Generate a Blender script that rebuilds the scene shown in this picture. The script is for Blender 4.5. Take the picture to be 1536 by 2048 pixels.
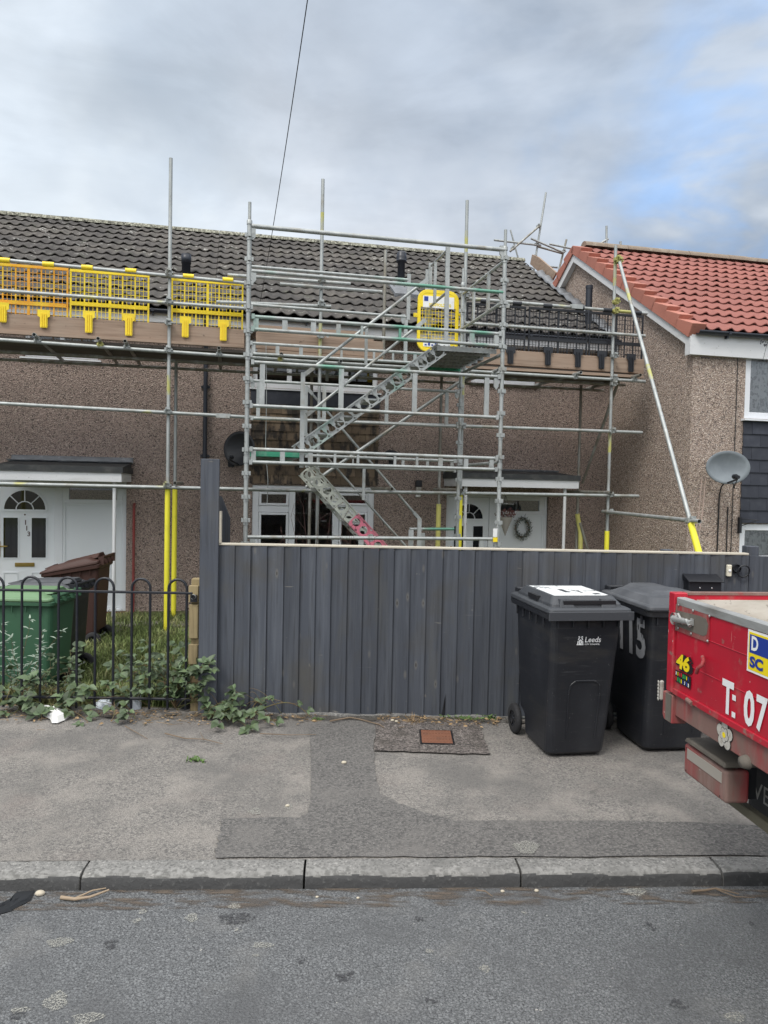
import bpy, bmesh, math, random
from math import radians as R, sin, cos, tan, pi, atan2, sqrt, hypot
from mathutils import Vector, Matrix
random.seed(7)
S = bpy.context.scene
for o in list(bpy.data.objects): bpy.data.objects.remove(o)
COL = S.collection

# ------------------------------------------------------------------ camera
FPX = 1450.0
PITCH, ROLL, CAMZ = R(1.94), 0.020, 1.75
fwd = Vector((0, cos(PITCH), -sin(PITCH)))
r0 = Vector((1, 0, 0)); u0_ = Vector((0, sin(PITCH), cos(PITCH)))
cr = r0*cos(ROLL) + u0_*sin(ROLL)
cu = u0_*cos(ROLL) - r0*sin(ROLL)
cam = bpy.data.cameras.new('camera'); camo = bpy.data.objects.new('camera', cam); COL.objects.link(camo)
cam.sensor_fit = 'VERTICAL'; cam.sensor_height = 36; cam.sensor_width = 27
cam.lens = FPX/2048*36; cam.clip_start = .05; cam.clip_end = 2000
m = Matrix((cr, cu, -fwd)).transposed().to_4x4(); m.translation = (0, 0, CAMZ)
camo.matrix_world = m
S.camera = camo
S.view_settings.view_transform = 'Standard'; S.view_settings.look = 'None'
S.view_settings.exposure = 0.30; S.view_settings.gamma = 1

# ------------------------------------------------------------------ sky and sun
SUN_EL, SUN_AZ = R(54), R(215)      # azimuth clockwise from +Y: behind and to the left of the camera
w = bpy.data.worlds.new('World'); S.world = w; w.use_nodes = True
nt = w.node_tree; N = nt.nodes; L = nt.links
for n in list(N): N.remove(n)
def nd(t, **k):
    n = N.new(t)
    for a, b in k.items(): setattr(n, a, b)
    return n
out = nd('ShaderNodeOutputWorld'); bg = nd('ShaderNodeBackground'); bg.inputs[1].default_value = .1
L.new(bg.outputs[0], out.inputs[0])
sky = nd('ShaderNodeTexSky', sky_type='NISHITA', sun_disc=False, sun_elevation=SUN_EL, sun_rotation=SUN_AZ)
tc = nd('ShaderNodeTexCoord')
def wmath(op, a, b=None, clamp=False):
    n = nd('ShaderNodeMath', operation=op, use_clamp=clamp)
    for i, x in enumerate((a, b)):
        if x is None: continue
        if isinstance(x, (int, float)): n.inputs[i].default_value = x
        else: L.new(x, n.inputs[i])
    return n.outputs[0]
def wmap(x, a, b, c=0., d=1.):
    n = nd('ShaderNodeMapRange', interpolation_type='SMOOTHSTEP'); L.new(x, n.inputs[0])
    for i, q in enumerate((a, b, c, d)): n.inputs[i+1].default_value = q
    return n.outputs[0]
def wmix(f, a, b):
    n = nd('ShaderNodeMix', data_type='RGBA')
    if isinstance(f, (int, float)): n.inputs[0].default_value = f
    else: L.new(f, n.inputs[0])
    for i, x in ((6, a), (7, b)):
        if isinstance(x, tuple): n.inputs[i].default_value = (*x, 1)
        else: L.new(x, n.inputs[i])
    return n.outputs[2]
wn_ = nd('ShaderNodeTexNoise'); wn_.inputs['Scale'].default_value = 3.2; wn_.inputs['Detail'].default_value = 5; wn_.inputs['Roughness'].default_value = .55; L.new(tc.outputs['Generated'], wn_.inputs['Vector'])
wsub = nd('ShaderNodeVectorMath', operation='SUBTRACT'); L.new(wn_.outputs['Color'], wsub.inputs[0]); wsub.inputs[1].default_value = (.5, .5, .5)
wsc = nd('ShaderNodeVectorMath', operation='SCALE'); L.new(wsub.outputs[0], wsc.inputs[0]); wsc.inputs['Scale'].default_value = .55
wad = nd('ShaderNodeVectorMath', operation='ADD'); L.new(tc.outputs['Generated'], wad.inputs[0]); L.new(wsc.outputs[0], wad.inputs[1])
wno = nd('ShaderNodeVectorMath', operation='NORMALIZE'); L.new(wad.outputs[0], wno.inputs[0])
def wdot(v):
    n = nd('ShaderNodeVectorMath', operation='DOT_PRODUCT'); L.new(wno.outputs[0], n.inputs[0])
    v = Vector(v).normalized(); n.inputs[1].default_value = v; return n.outputs['Value']
def pixdir(px, py): return fwd + cr*((px-768)/FPX) + cu*((1024-py)/FPX)
def wnoise(scale, detail, rough, off=(0, 0, 0), dist=0.):
    mp = nd('ShaderNodeMapping'); mp.inputs['Scale'].default_value = scale; mp.inputs['Location'].default_value = off
    L.new(tc.outputs['Generated'], mp.inputs[0])
    n = nd('ShaderNodeTexNoise'); n.inputs['Scale'].default_value = 1; n.inputs['Detail'].default_value = detail
    n.inputs['Roughness'].default_value = rough; n.inputs['Distortion'].default_value = dist
    L.new(mp.outputs[0], n.inputs['Vector']); return n.outputs['Fac']
big = wnoise((2.4, 2.2, 5.2), 6, .52, (3.1, 1.7, .4), .3)
mid = wnoise((6, 5, 12), 4, .5, (1.3, 4.2, 2.2), .3)
cl = wmath('ADD', wmath('MULTIPLY', big, .68), wmath('MULTIPLY', mid, .32))
dens = wmap(cl, .40, .60)
ccol = wmix(dens, (6.6, 7.0, 7.5), (2.35, 2.9, 3.7))
# brighter patches low in the cloud and at the left, darker belly overhead
for (px, py, w0, c, f) in ((690, 420, .94, (8.3, 8.5, 8.8), .85), (60, 480, .93, (6.3, 6.7, 6.8), .65),
                           (100, 60, .95, (5.6, 6.3, 7.1), .6), (560, 170, .955, (3.5, 4.2, 5.1), .6), (1150, 230, .95, (4.0, 4.7, 5.6), .4), (1050, -100, .93, (2.9, 3.5, 4.4), .45)):
    ccol = wmix(wmap(wdot(pixdir(px, py)), w0, 1.0, 0, f), ccol, c)
# gap with blue sky to the right
gap = wmath('MULTIPLY', wmap(wdot(pixdir(1760, 380)), .925, .985), wmap(mid, .40, .60), True)
ccol = wmix(wmath('MULTIPLY', gap, .75), ccol, (2.9, 4.7, 7.8))
# the cloud is thinner and brighter high up and behind the viewer
sep = nd('ShaderNodeSeparateXYZ'); L.new(tc.outputs['Generated'], sep.inputs[0])
up = wmap(sep.outputs['Z'], .62, 1.0); back = wmap(sep.outputs['Y'], .1, -.6)
lift = wmath('MAXIMUM', up, wmath('MULTIPLY', wmath('MULTIPLY', back, wmap(sep.outputs['Z'], .1, .55)), .85))
ccol = wmix(wmath('MULTIPLY', lift, .9), ccol, (19.0, 19.0, 18.8))
fine = wnoise((4.2, 3.6, 11), 7, .60, (7.7, 2.1, 5.3), .5); fine2 = wnoise((2.1, 1.9, 5.0), 4, .5, (1.1, 8.2, .3), .4)
bri = wmath('ADD', wmap(fine, .33, .67, .46, .62), wmap(fine2, .36, .64, .45, .68))
vm = nd('ShaderNodeVectorMath', operation='SCALE'); L.new(ccol, vm.inputs[0]); L.new(bri, vm.inputs['Scale']); ccol = vm.outputs[0]
skyc = wmix(.92, sky.outputs[0], ccol)
L.new(skyc, bg.inputs[0])
sl = bpy.data.lights.new('sun', 'SUN'); sl.energy = 1.5; sl.angle = R(16); sl.color = (1, .96, .9)
so = bpy.data.objects.new('sun', sl); COL.objects.link(so)
sd = Vector((sin(SUN_AZ)*cos(SUN_EL), cos(SUN_AZ)*cos(SUN_EL), sin(SUN_EL)))
so.rotation_euler = sd.to_track_quat('Z', 'Y').to_euler(); so.location = (-6, -10, 14)

# ------------------------------------------------------------------ measuring: where a sight line meets a real plane
def ray(px, py): return pixdir(px, py)
class Fr:
    def __init__(s, ox, oy, oz, th):
        s.o = Vector((ox, oy, oz)); s.th = th; s.M = Matrix.Rotation(th, 3, 'Z'); s.I = s.M.transposed()
    def w(s, p): return s.M @ Vector(p) + s.o
    def l(s, p): return s.I @ (Vector(p) - s.o)
    def hit(s, px, py, axis, val):
        c = s.l((0, 0, CAMZ)); d = s.I @ ray(px, py)
        t = (val - c[axis])/d[axis]
        return c + d*t
W = Fr(0, 0, 0, 0)
def GP(px, py, z=0.): return W.hit(px, py, 2, z)
H = Fr(0, 12.3, 0, R(12))
def HP(px, py, v): return H.hit(px, py, 1, v)
def HU(px, py, u): return H.hit(px, py, 0, u)
g = GP(768, 1432); F = Fr(0, g.y, 0, R(.8))
def FP(px, py, t=0.): return F.hit(px, py, 1, t)
g = GP(768, 1718); K = Fr(0, g.y, 0, R(2.8))
ZG = -.32; ZR = -.072

# ------------------------------------------------------------------ mesh builder and object helpers
class MB:
    def __init__(s): s.v = []; s.f = []; s.sm = []
    def add(s, vs, fs, smooth=False):
        b = len(s.v); s.v += [tuple(p) for p in vs]
        for f in fs: s.f.append(tuple(b+i for i in f)); s.sm.append(smooth)
        return s
    def hexa(s, p):   # 8 corners: bottom 4 ccw, top 4 ccw
        return s.add(p, [(3,2,1,0),(4,5,6,7),(0,1,5,4),(1,2,6,5),(2,3,7,6),(3,0,4,7)])
    def box(s, a, b):
        (x0,y0,z0), (x1,y1,z1) = a, b
        return s.hexa([(x0,y0,z0),(x1,y0,z0),(x1,y1,z0),(x0,y1,z0),(x0,y0,z1),(x1,y0,z1),(x1,y1,z1),(x0,y1,z1)])
    def obox(s, c, ax, ay, az, hx, hy, hz):
        c, ax, ay, az = map(Vector, (c, ax, ay, az)); P = []
        for k in (-1, 1):
            for i, j in ((-1,-1),(1,-1),(1,1),(-1,1)): P.append(c+ax*hx*i+ay*hy*j+az*hz*k)
        return s.hexa(P)
    def bar(s, p0, p1, w, h, up=(0,0,1)):      # rectangular bar from p0 to p1
        p0, p1 = Vector(p0), Vector(p1); d = (p1-p0); l = d.length; d.normalize()
        up = Vector(up); sx = d.cross(up)
        if sx.length < 1e-4: sx = d.cross(Vector((0,1,0)))
        sx.normalize(); uz = sx.cross(d)
        return s.obox((p0+p1)/2, d, sx, uz, l/2, w/2, h/2)
    def tube(s, p0, p1, r, n=10, r1=None, caps=True):
        return s.path([p0, p1], r, n, r1, caps)
    def path(s, pts, r, n=8, r1=None, caps=True):
        pts = [Vector(p) for p in pts]; m = len(pts)
        rs = [r + ((r1 if r1 is not None else r)-r)*i/(m-1) for i in range(m)]
        d0 = (pts[1]-pts[0]).normalized()
        a = d0.orthogonal().normalized(); V = []
        for i, p in enumerate(pts):
            d = (pts[min(i+1, m-1)] - pts[max(i-1, 0)]).normalized()
            a = (a - d*a.dot(d)).normalized(); b = d.cross(a)
            for k in range(n): t = 2*pi*k/n; V.append(p + (a*cos(t)+b*sin(t))*rs[i])
        Fc = [(i*n+k, i*n+(k+1)%n, (i+1)*n+(k+1)%n, (i+1)*n+k) for i in range(m-1) for k in range(n)]
        s.add(V, Fc, True)
        if caps:
            s.add(V[:n], [tuple(range(n))[::-1]]); s.add(V[-n:], [tuple(range(n))])
        return s
    def lathe(s, prof, c=(0,0,0), n=20, axis=(0,0,1), smooth=True):
        c = Vector(c); ax = Vector(axis).normalized(); a = ax.orthogonal().normalized(); b = ax.cross(a); V = []
        for r, z in prof:
            for k in range(n): t = 2*pi*k/n; V.append(c+ax*z+(a*cos(t)+b*sin(t))*r)
        Fc = [(i*n+k, i*n+(k+1)%n, (i+1)*n+(k+1)%n, (i+1)*n+k) for i in range(len(prof)-1) for k in range(n)]
        return s.add(V, Fc, smooth)
    def prism(s, poly, d):       # poly: list of 3d points, d: offset vector
        d = Vector(d); n = len(poly); P = [Vector(p) for p in poly]; Q = [p+d for p in P]
        fs = [tuple(range(n))[::-1], tuple(range(n, 2*n))] + [(i, (i+1)%n, n+(i+1)%n, n+i) for i in range(n)]
        return s.add(P+Q, fs)
    def face(s, poly, smooth=False): return s.add(poly, [tuple(range(len(poly)))], smooth)
    def grid(s, f, nu, nv, smooth=True):
        V = [f(i/nu, j/nv) for j in range(nv+1) for i in range(nu+1)]; q = nu+1
        return s.add(V, [(j*q+i, j*q+i+1, (j+1)*q+i+1, (j+1)*q+i) for j in range(nv) for i in range(nu)], smooth)
    def xf(s, fn, start=0): s.v[start:] = [tuple(fn(Vector(p))) for p in s.v[start:]]; return s

def mk(name, mb, mat, base, bevel=0, fixn=True, solid=0, seg=1):
    me = bpy.data.meshes.new(name); base = Vector(base)
    me.from_pydata([tuple(Vector(p)-base) for p in mb.v], [], mb.f)
    me.polygons.foreach_set('use_smooth', mb.sm); me.update()
    if fixn and len(mb.f) < 60000:
        bm = bmesh.new(); bm.from_mesh(me); bmesh.ops.recalc_face_normals(bm, faces=bm.faces); bm.to_mesh(me); bm.free()
    if mat: me.materials.append(mat)
    o = bpy.data.objects.new(name, me); COL.objects.link(o)
    if solid: q = o.modifiers.new('solid', 'SOLIDIFY'); q.thickness = solid; q.offset = 0
    if bevel:
        q = o.modifiers.new('bevel', 'BEVEL'); q.width = bevel; q.segments = seg; q.limit_method = 'ANGLE'; q.angle_limit = R(40)
    return o
BASE = {}
def tag(o, label=None, cat=None, group=None, kind=None):
    if label: o['label'] = label
    if cat: o['category'] = cat
    if group: o['group'] = group
    if kind: o['kind'] = kind
    return o
def thing(name, label, cat, base=(0,0,0), fr=W, group=None, rot=0):
    o = bpy.data.objects.new(name, None); COL.objects.link(o); o.empty_display_size = .1
    o.location = fr.w(base); o.rotation_euler = (0, 0, fr.th + rot); BASE[o] = Vector(base)
    return tag(o, label, cat, group)
def part(name, mb, mat, parent, label=None, **k):
    o = mk(name, mb, mat, BASE[parent], **k); o.parent = parent; BASE[o] = BASE[parent]
    if label: o['label'] = label
    return o
def solo(name, mb, mat, label, cat, base=(0,0,0), fr=W, group=None, **k):
    o = mk(name, mb, mat, base, **k); o.location = fr.w(base); o.rotation_euler = (0, 0, fr.th); BASE[o] = Vector(base)
    return tag(o, label, cat, group)
def struct(name, mb, mat, base=(0,0,0), fr=W, kind='structure', **k):
    o = mk(name, mb, mat, base, **k); o.location = fr.w(base); o.rotation_euler = (0, 0, fr.th); BASE[o] = Vector(base)
    o['kind'] = kind; return o
def dup(o, parent=None):
    c = o.copy(); COL.objects.link(c)
    if parent: c.parent = parent
    for ch in list(o.children): dup(ch, c)
    return c

# ------------------------------------------------------------------ materials
def M(name, col, rough=.6, metal=0., layers=(), bump=(), spec=.5, island=0., coord='Object', alpha=None, coat=0., trans=0.):
    ma = bpy.data.materials.new(name); ma.use_nodes = True; t = ma.node_tree; n = t.nodes; l = t.links
    b = n['Principled BSDF']; tcn = n.new('ShaderNodeTexCoord')
    src = tcn.outputs['Object']
    if coord == 'World': gm = n.new('ShaderNodeNewGeometry'); src = gm.outputs['Position']
    def tex(ty, s, d=3, rough_=.55):
        mp = n.new('ShaderNodeMapping'); l.new(src, mp.inputs[0])
        mp.inputs['Scale'].default_value = s if isinstance(s, tuple) else (s, s, s)
        if ty == 'n':
            x = n.new('ShaderNodeTexNoise'); x.inputs['Scale'].default_value = 1; x.inputs['Detail'].default_value = d
            x.inputs['Roughness'].default_value = rough_; l.new(mp.outputs[0], x.inputs[0]); return x.outputs['Fac']
        x = n.new('ShaderNodeTexVoronoi'); x.inputs['Scale'].default_value = 1; l.new(mp.outputs[0], x.inputs['Vector'])
        if ty == 'e': x.feature = 'DISTANCE_TO_EDGE'; return x.outputs['Distance']
        if ty == 'v': return x.outputs['Distance']
        s_ = n.new('ShaderNodeSeparateColor'); l.new(x.outputs['Color'], s_.inputs[0]); return s_.outputs[0]
    def rng(x, a, c, f=1.):
        r = n.new('ShaderNodeMapRange'); l.new(x, r.inputs[0]); r.inputs[1].default_value = a; r.inputs[2].default_value = c
        r.inputs[4].default_value = f; return r.outputs[0]
    cur = None; base = (*col, 1)
    for ly in layers:
        mx = n.new('ShaderNodeMix'); mx.data_type = 'RGBA'
        if cur: l.new(cur, mx.inputs[6])
        else: mx.inputs[6].default_value = base
        mx.inputs[7].default_value = (*ly['c'], 1)
        fac = rng(tex(ly['t'], ly['s'], ly.get('d', 3)), ly['a'], ly['b'], ly.get('f', 1.))
        if 'm' in ly:
            q = n.new('ShaderNodeMath'); q.operation = 'MULTIPLY'; l.new(fac, q.inputs[0])
            m_ = ly['m']; l.new(rng(tex(*m_[:2]), m_[2], m_[3]), q.inputs[1]); fac = q.outputs[0]
        l.new(fac, mx.inputs[0]); cur = mx.outputs[2]
    if island:
        gm = n.new('ShaderNodeNewGeometry'); hs = n.new('ShaderNodeHueSaturation')
        l.new(rng(gm.outputs['Random Per Island'], 0, 1, 2*island), hs.inputs['Value'])
        for nn in n:
            if nn.type == 'MAP_RANGE' and nn.inputs[0].is_linked and nn.inputs[0].links[0].from_socket.name == 'Random Per Island':
                nn.inputs[3].default_value = 1-island; nn.inputs[4].default_value = 1+island
        if cur: l.new(cur, hs.inputs['Color'])
        else: hs.inputs['Color'].default_value = base
        cur = hs.outputs[0]
    if cur: l.new(cur, b.inputs['Base Color'])
    else: b.inputs['Base Color'].default_value = base
    b.inputs['Roughness'].default_value = rough; b.inputs['Metallic'].default_value = metal
    b.inputs['Specular IOR Level'].default_value = spec; b.inputs['Coat Weight'].default_value = coat
    if trans: b.inputs['Transmission Weight'].default_value = trans
    prev = None
    for (ty, s, d, st, ds) in bump:
        bp = n.new('ShaderNodeBump'); bp.inputs['Strength'].default_value = st; bp.inputs['Distance'].default_value = ds
        l.new(tex(ty, s, d), bp.inputs['Height'])
        if prev: l.new(prev, bp.inputs['Normal'])
        prev = bp.outputs[0]
    if prev: l.new(prev, b.inputs['Normal'])
    if alpha:
        x = tex(alpha[0], alpha[1], 4)
        if len(alpha) > 4:   # radial fade so that a splash dies out at its rim
            pass
        l.new(rng(x, alpha[2], alpha[3]), b.inputs['Alpha'])
    return ma
def ly(t, s, c, a, b, f=1., d=3, **k): return dict(t=t, s=s, c=c, a=a, b=b, f=f, d=d, **k)

m_pebble = M('pebbledash', (.295, .228, .198), .9, coord='World', layers=[
    ly('c', 78, (.05, .04, .036), .62, .70, .9), ly('c', 84, (.50, .41, .35), .74, .8, .8),
    ly('c', 55, (.33, .25, .215), .42, .5, .5), ly('n', .7, (.10, .085, .075), .5, .75, .35, 4), ly('n', (2.5, 2.5, .5), (.24, .2, .17), .55, .8, .25, 4)],
    bump=[('v', 55, 1, .9, .012)])
m_pebble2 = M('pebbledash_pale', (.32, .255, .22), .9, coord='World', layers=[
    ly('c', 60, (.085, .068, .06), .66, .73, .9), ly('c', 72, (.66, .56, .48), .68, .76, .8),
    ly('c', 52, (.36, .27, .21), .42, .5, .5), ly('n', .6, (.15, .13, .11), .5, .75, .3, 4)], bump=[('v', 55, 1, .9, .012)])
m_tile_dark = M('concrete_roof_tile', (.066, .060, .056), .88, layers=[
    ly('n', 1.2, (.105, .094, .082), .44, .66, .8, 5), ly('n', 6, (.10, .105, .075), .58, .70, .6, 5), ly('n', 14, (.028, .027, .028), .5, .7, .7, 4),
    ly('n', (13, 13, 13), (.42, .42, .39), .60, .65, .85, 5, m=('n', 2.4, .50, .60))], bump=[('n', 60, 3, .4, .01)], island=.12)
m_ridge_dark = M('lichened_ridge', (.17, .165, .13), .9, layers=[
    ly('n', 22, (.40, .40, .32), .48, .58, .9, 5), ly('n', 15, (.03, .03, .025), .54, .62, .9, 5)], bump=[('n', 30, 4, .7, .02)])
m_tile_red = M('red_roof_tile', (.275, .098, .078), .75, layers=[
    ly('n', 2.2, (.22, .08, .068), .42, .7, .6, 4), ly('n', 18, (.15, .05, .042), .55, .75, .5, 4), ly('n', 40, (.34, .14, .10), .6, .75, .35, 3)], bump=[('n', 70, 3, .25, .008)], island=.1)
m_ridge_red = M('weathered_ridge_tile', (.24, .19, .145), .9, layers=[ly('n', 6, (.34, .3, .24), .5, .7, .7, 5), ly('n', 14, (.12, .08, .06), .55, .7, .6, 4)], bump=[('n', 40, 3, .4, .01)])
m_verge_red = M('red_verge_tile', (.42, .165, .12), .7, layers=[ly('n', 3, (.35, .13, .095), .45, .7, .6, 4), ly('n', 25, (.22, .08, .06), .58, .75, .4, 4)], bump=[('n', 60, 3, .2, .006)], island=.08)
m_white = M('white_upvc', (.72, .74, .77), .35, layers=[ly('n', (3, 3, 1.2), (.5, .51, .5), .55, .85, .45, 4)])
m_door = M('white_door', (.74, .77, .80), .4, layers=[ly('n', (2, 2, 1), (.62, .65, .66), .5, .8, .4, 4)])
m_fascia = M('white_painted_board', (.66, .67, .68), .5, layers=[ly('n', (2, 2, 9), (.42, .42, .4), .55, .8, .6, 5), ly('n', 30, (.28, .27, .25), .66, .74, .6, 3)], bump=[('n', 30, 3, .15, .005)])
m_dark_trim = M('dark_felt', (.04, .043, .045), .8, layers=[ly('n', 6, (.09, .09, .085), .5, .7, .7, 5)], bump=[('n', 25, 4, .5, .01)])
m_lead = M('lead_flashing', (.19, .20, .215), .6, metal=.2, layers=[ly('n', (3, 3, 8), (.09, .09, .095), .5, .7, .7, 5), ly('n', 12, (.34, .35, .36), .58, .72, .6, 4)], bump=[('n', 10, 4, .7, .03)])
m_black = M('black_plastic', (.012, .013, .017), .42, layers=[ly('n', 5, (.03, .031, .035), .5, .75, .5, 4)])
m_pipe = M('black_pipe', (.02, .024, .035), .4)
m_hung = M('brown_hung_tile', (.165, .12, .08), .85, island=.35, layers=[
    ly('n', (9, 9, 4), (.022, .02, .02), .46, .58, .92, 5), ly('n', 3, (.07, .055, .04), .5, .7, .6, 4), ly('n', 30, (.21, .16, .11), .6, .75, .4, 3)], bump=[('n', 40, 3, .3, .006)])
m_hung_blue = M('slate_hung_tile', (.030, .034, .048), .7, island=.15, layers=[ly('n', 8, (.05, .055, .07), .5, .7, .6, 4)])
m_brick_red = M('red_plinth', (.2, .05, .035), .85, layers=[ly('n', 20, (.1, .04, .03), .5, .7, .7, 3)])
m_kerbedge = M('kerb_worn_edge', (.255, .25, .238), .9, layers=[ly('n', 38, (.13, .128, .12), .44, .60, .9, 5), ly('n', 6, (.16, .157, .15), .45, .65, .7, 3)], bump=[('n', 55, 4, .8, .008)])
m_soil = M('soil', (.07, .052, .035), .95, layers=[ly('n', 8, (.12, .1, .07), .5, .7, .8, 5), ly('n', 3, (.06, .08, .025), .45, .65, .7, 4)], bump=[('n', 20, 5, .8, .04)])
def m_galv(name, tint=(.36, .38, .375), band=None, lo=.5, hi=.56, f=.8, sc=(.9, .9, .9)):
    Ls = [ly('n', (9, 9, 3), (.50, .52, .51), .45, .7, .7, 4), ly('n', 22, (.22, .23, .22), .56, .72, .55, 4), ly('n', (4, 4, 3), (.24, .21, .155), .56, .70, .6, 5)]
    if band: Ls.append(ly('n', sc, band, lo, hi, f, 1))
    return M(name, tint, .52, .45, layers=Ls, bump=[('n', 80, 3, .12, .003)])
m_gal = m_galv('galvanised_steel')
m_galy = m_galv('galvanised_steel_yellow_bands', band=(.50, .47, .09), lo=.61, hi=.64, f=.75, sc=(1.3, .3, 1.1))
m_galg = m_galv('galvanised_steel_green_wear', band=(.07, .30, .20), lo=.55, hi=.66, f=.75, sc=(1.5, .3, .6))
m_brown_tube = m_galv('weathered_steel', tint=(.25, .235, .2))
m_green = M('green_painted_plank', (.045, .29, .175), .5, layers=[ly('n', 7, (.2, .35, .28), .55, .72, .6, 4)])
m_pinkst = M('pink_paint', (.72, .20, .28), .55, layers=[ly('n', 6, (.5, .48, .45), .6, .75, .5, 4)])
m_cast = M('grey_painted_steel', (.50, .52, .46), .55, layers=[ly('n', 7, (.3, .31, .27), .5, .7, .7, 4), ly('n', 25, (.5, .5, .45), .6, .75, .5, 4)])
m_yel = M('yellow_plastic', (.90, .68, .025), .45, layers=[ly('n', 4, (.75, .48, .02), .5, .75, .5, 4), ly('n', 20, (.6, .45, .08), .62, .8, .5, 4)])
m_org = M('orange_yellow_plastic', (.82, .38, .02), .45, layers=[ly('n', (2.5, 2.5, 2.5), (.82, .55, .03), .45, .6, 1, 2)])
m_foam = M('yellow_foam', (.80, .73, .045), .6, layers=[ly('n', 10, (.62, .56, .05), .55, .75, .6, 5), ly('n', 40, (.25, .22, .05), .68, .74, .6, 4)], bump=[('n', 30, 3, .2, .005)])
m_foam_old = M('faded_yellow_foam', (.62, .58, .18), .7, layers=[ly('n', 8, (.45, .4, .15), .5, .75, .6, 5)])
m_guard_black = M('black_guard_plastic', (.016, .018, .024), .45)
m_wood = M('scaffold_board', (.33, .24, .18), .85, layers=[ly('n', (1.2, 6, 26), (.2, .14, .1), .45, .7, .8, 5), ly('n', (2, 2, 3), (.35, .28, .22), .5, .75, .6, 4), ly('n', (9, 9, 14), (.1, .07, .05), .66, .72, .8, 4)], bump=[('n', (3, 10, 60), 4, .4, .006)])
m_wood_under = M('scaffold_board_shaded', (.12, .105, .09), .9, layers=[ly('n', (1.5, 12, 12), (.07, .06, .055), .45, .7, .7, 4)])  # shade under the walkway is put into this darker board colour
m_timber = M('bare_timber', (.30, .235, .125), .85, layers=[ly('n', (20, 20, 1.5), (.15, .115, .06), .45, .65, .8, 5), ly('n', 4, (.36, .30, .17), .5, .75, .5, 4)], bump=[('n', (40, 40, 3), 4, .5, .006)])
def fence_mat(name, k=1.):
    c = lambda a, b_, d_: (a*k, b_*k, d_*k)
    return M(name, c(.050, .057, .072), .72, island=.17, layers=[
        ly('n', (26, 26, 1.1), c(.082, .091, .108), .42, .7, .8, 5), ly('n', (60, 60, 2.5), c(.030, .033, .040), .52, .7, .65, 4),
        ly('n', (7, 7, 1.6), c(.075, .076, .072), .56, .72, .5, 4), ly('n', (13, 13, 9), c(.19, .18, .155), .71, .77, .6, 5),
        ly('n', (2, 2, 2.2), c(.058, .054, .046), .52, .7, .6, 3),
        ly('v', (8.3, 3, 2.9), c(.13, .125, .115), .13, .06, .7), ly('v', (8.3, 3, 2.9), c(.03, .028, .026), .06, .035, .9),
        ly('n', (5, 5, 46), c(.24, .22, .19), .70, .74, .7, 3, m=('n', 2.3, .5, .6))],
        bump=[('n', (60, 60, 2), 4, .5, .004), ('n', (14, 14, 6), 3, .3, .006)])
m_fence = fence_mat('grey_painted_boards')
m_cap = M('bare_fence_capping', (.50, .46, .38), .8, layers=[ly('n', (3, 20, 20), (.3, .27, .22), .45, .7, .6, 4)])
m_asph = M('road_tarmac', (.150, .156, .160), .86, coord='World', layers=[
    ly('c', 105, (.215, .222, .227), .5, .8, .85), ly('n', 120, (.05, .052, .055), .51, .62, .85, 3), ly('e', 70, (.04, .041, .043), .16, .02, .55),
    ly('n', 1.6, (.088, .09, .093), .48, .64, .75, 5), ly('n', 7, (.09, .092, .094), .60, .72, .6, 5), ly('n', 3.0, (.19, .186, .178), .56, .75, .45, 5), ly('n', 48, (.40, .39, .36), .755, .785, .8, 2)],
    bump=[('e', 80, 1, .8, .007), ('n', 110, 4, .8, .008)])
m_path = M('footpath_tarmac', (.19, .178, .164), .92, coord='World', layers=[
    ly('c', 130, (.28, .262, .24), .55, .8, .85), ly('c', 100, (.105, .10, .096), .70, .8, .8), ly('n', 60, (.47, .45, .41), .71, .75, .8, 2),
    ly('n', 1.3, (.125, .12, .114), .44, .64, .75, 5), ly('n', 3.2, (.285, .262, .236), .50, .70, .6, 6), ly('n', 2.2, (.23, .195, .175), .56, .74, .4, 4), ly('n', (9, 9, 9), (.10, .096, .09), .60, .72, .6, 5)],
    bump=[('v', 120, 1, .8, .006), ('n', 200, 2, .5, .003)])
m_patch = M('patch_tarmac', (.118, .113, .108), .92, coord='World', layers=[
    ly('c', 120, (.19, .18, .17), .55, .8, .85), ly('c', 90, (.07, .068, .066), .70, .8, .8), ly('n', 60, (.34, .33, .31), .72, .76, .7, 2),
    ly('n', 2.3, (.17, .16, .15), .5, .7, .6, 5)], bump=[('v', 120, 1, .8, .006), ('n', 200, 2, .5, .003)])
m_patch2 = M('gritty_patch_tarmac', (.15, .13, .12), .95, coord='World', layers=[
    ly('c', 90, (.28, .25, .23), .72, .82, .8), ly('c', 70, (.05, .045, .042), .60, .75, .8), ly('n', 5, (.08, .07, .06), .5, .7, .7, 5)], bump=[('v', 90, 1, 1, .012)])
m_kerb = M('kerb_concrete', (.21, .205, .195), .9, layers=[
    ly('n', 60, (.36, .35, .33), .52, .68, .8, 4), ly('n', 5, (.14, .138, .13), .48, .7, .7, 5), ly('c', 110, (.1, .1, .095), .72, .82, .7),
    ly('n', (5, 30, 30), (.05, .05, .05), .52, .74, .4, 5)], bump=[('n', 55, 4, .8, .008), ('v', 120, 1, .5, .004)])
m_kerbface = M('kerb_face_dark', (.06, .06, .06), .9, layers=[ly('n', (9, 9, 30), (.05, .05, .05), .45, .7, .8, 5), ly('n', 50, (.15, .15, .145), .58, .74, .7, 4)], bump=[('n', 50, 4, .7, .008)])  # darker tone for the front face of the kerb, ragged along its top
m_grass = M('grass_blades', (.115, .155, .045), .7, island=.6, layers=[ly('n', 2.5, (.34, .32, .15), .5, .68, .8, 3)])
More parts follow.
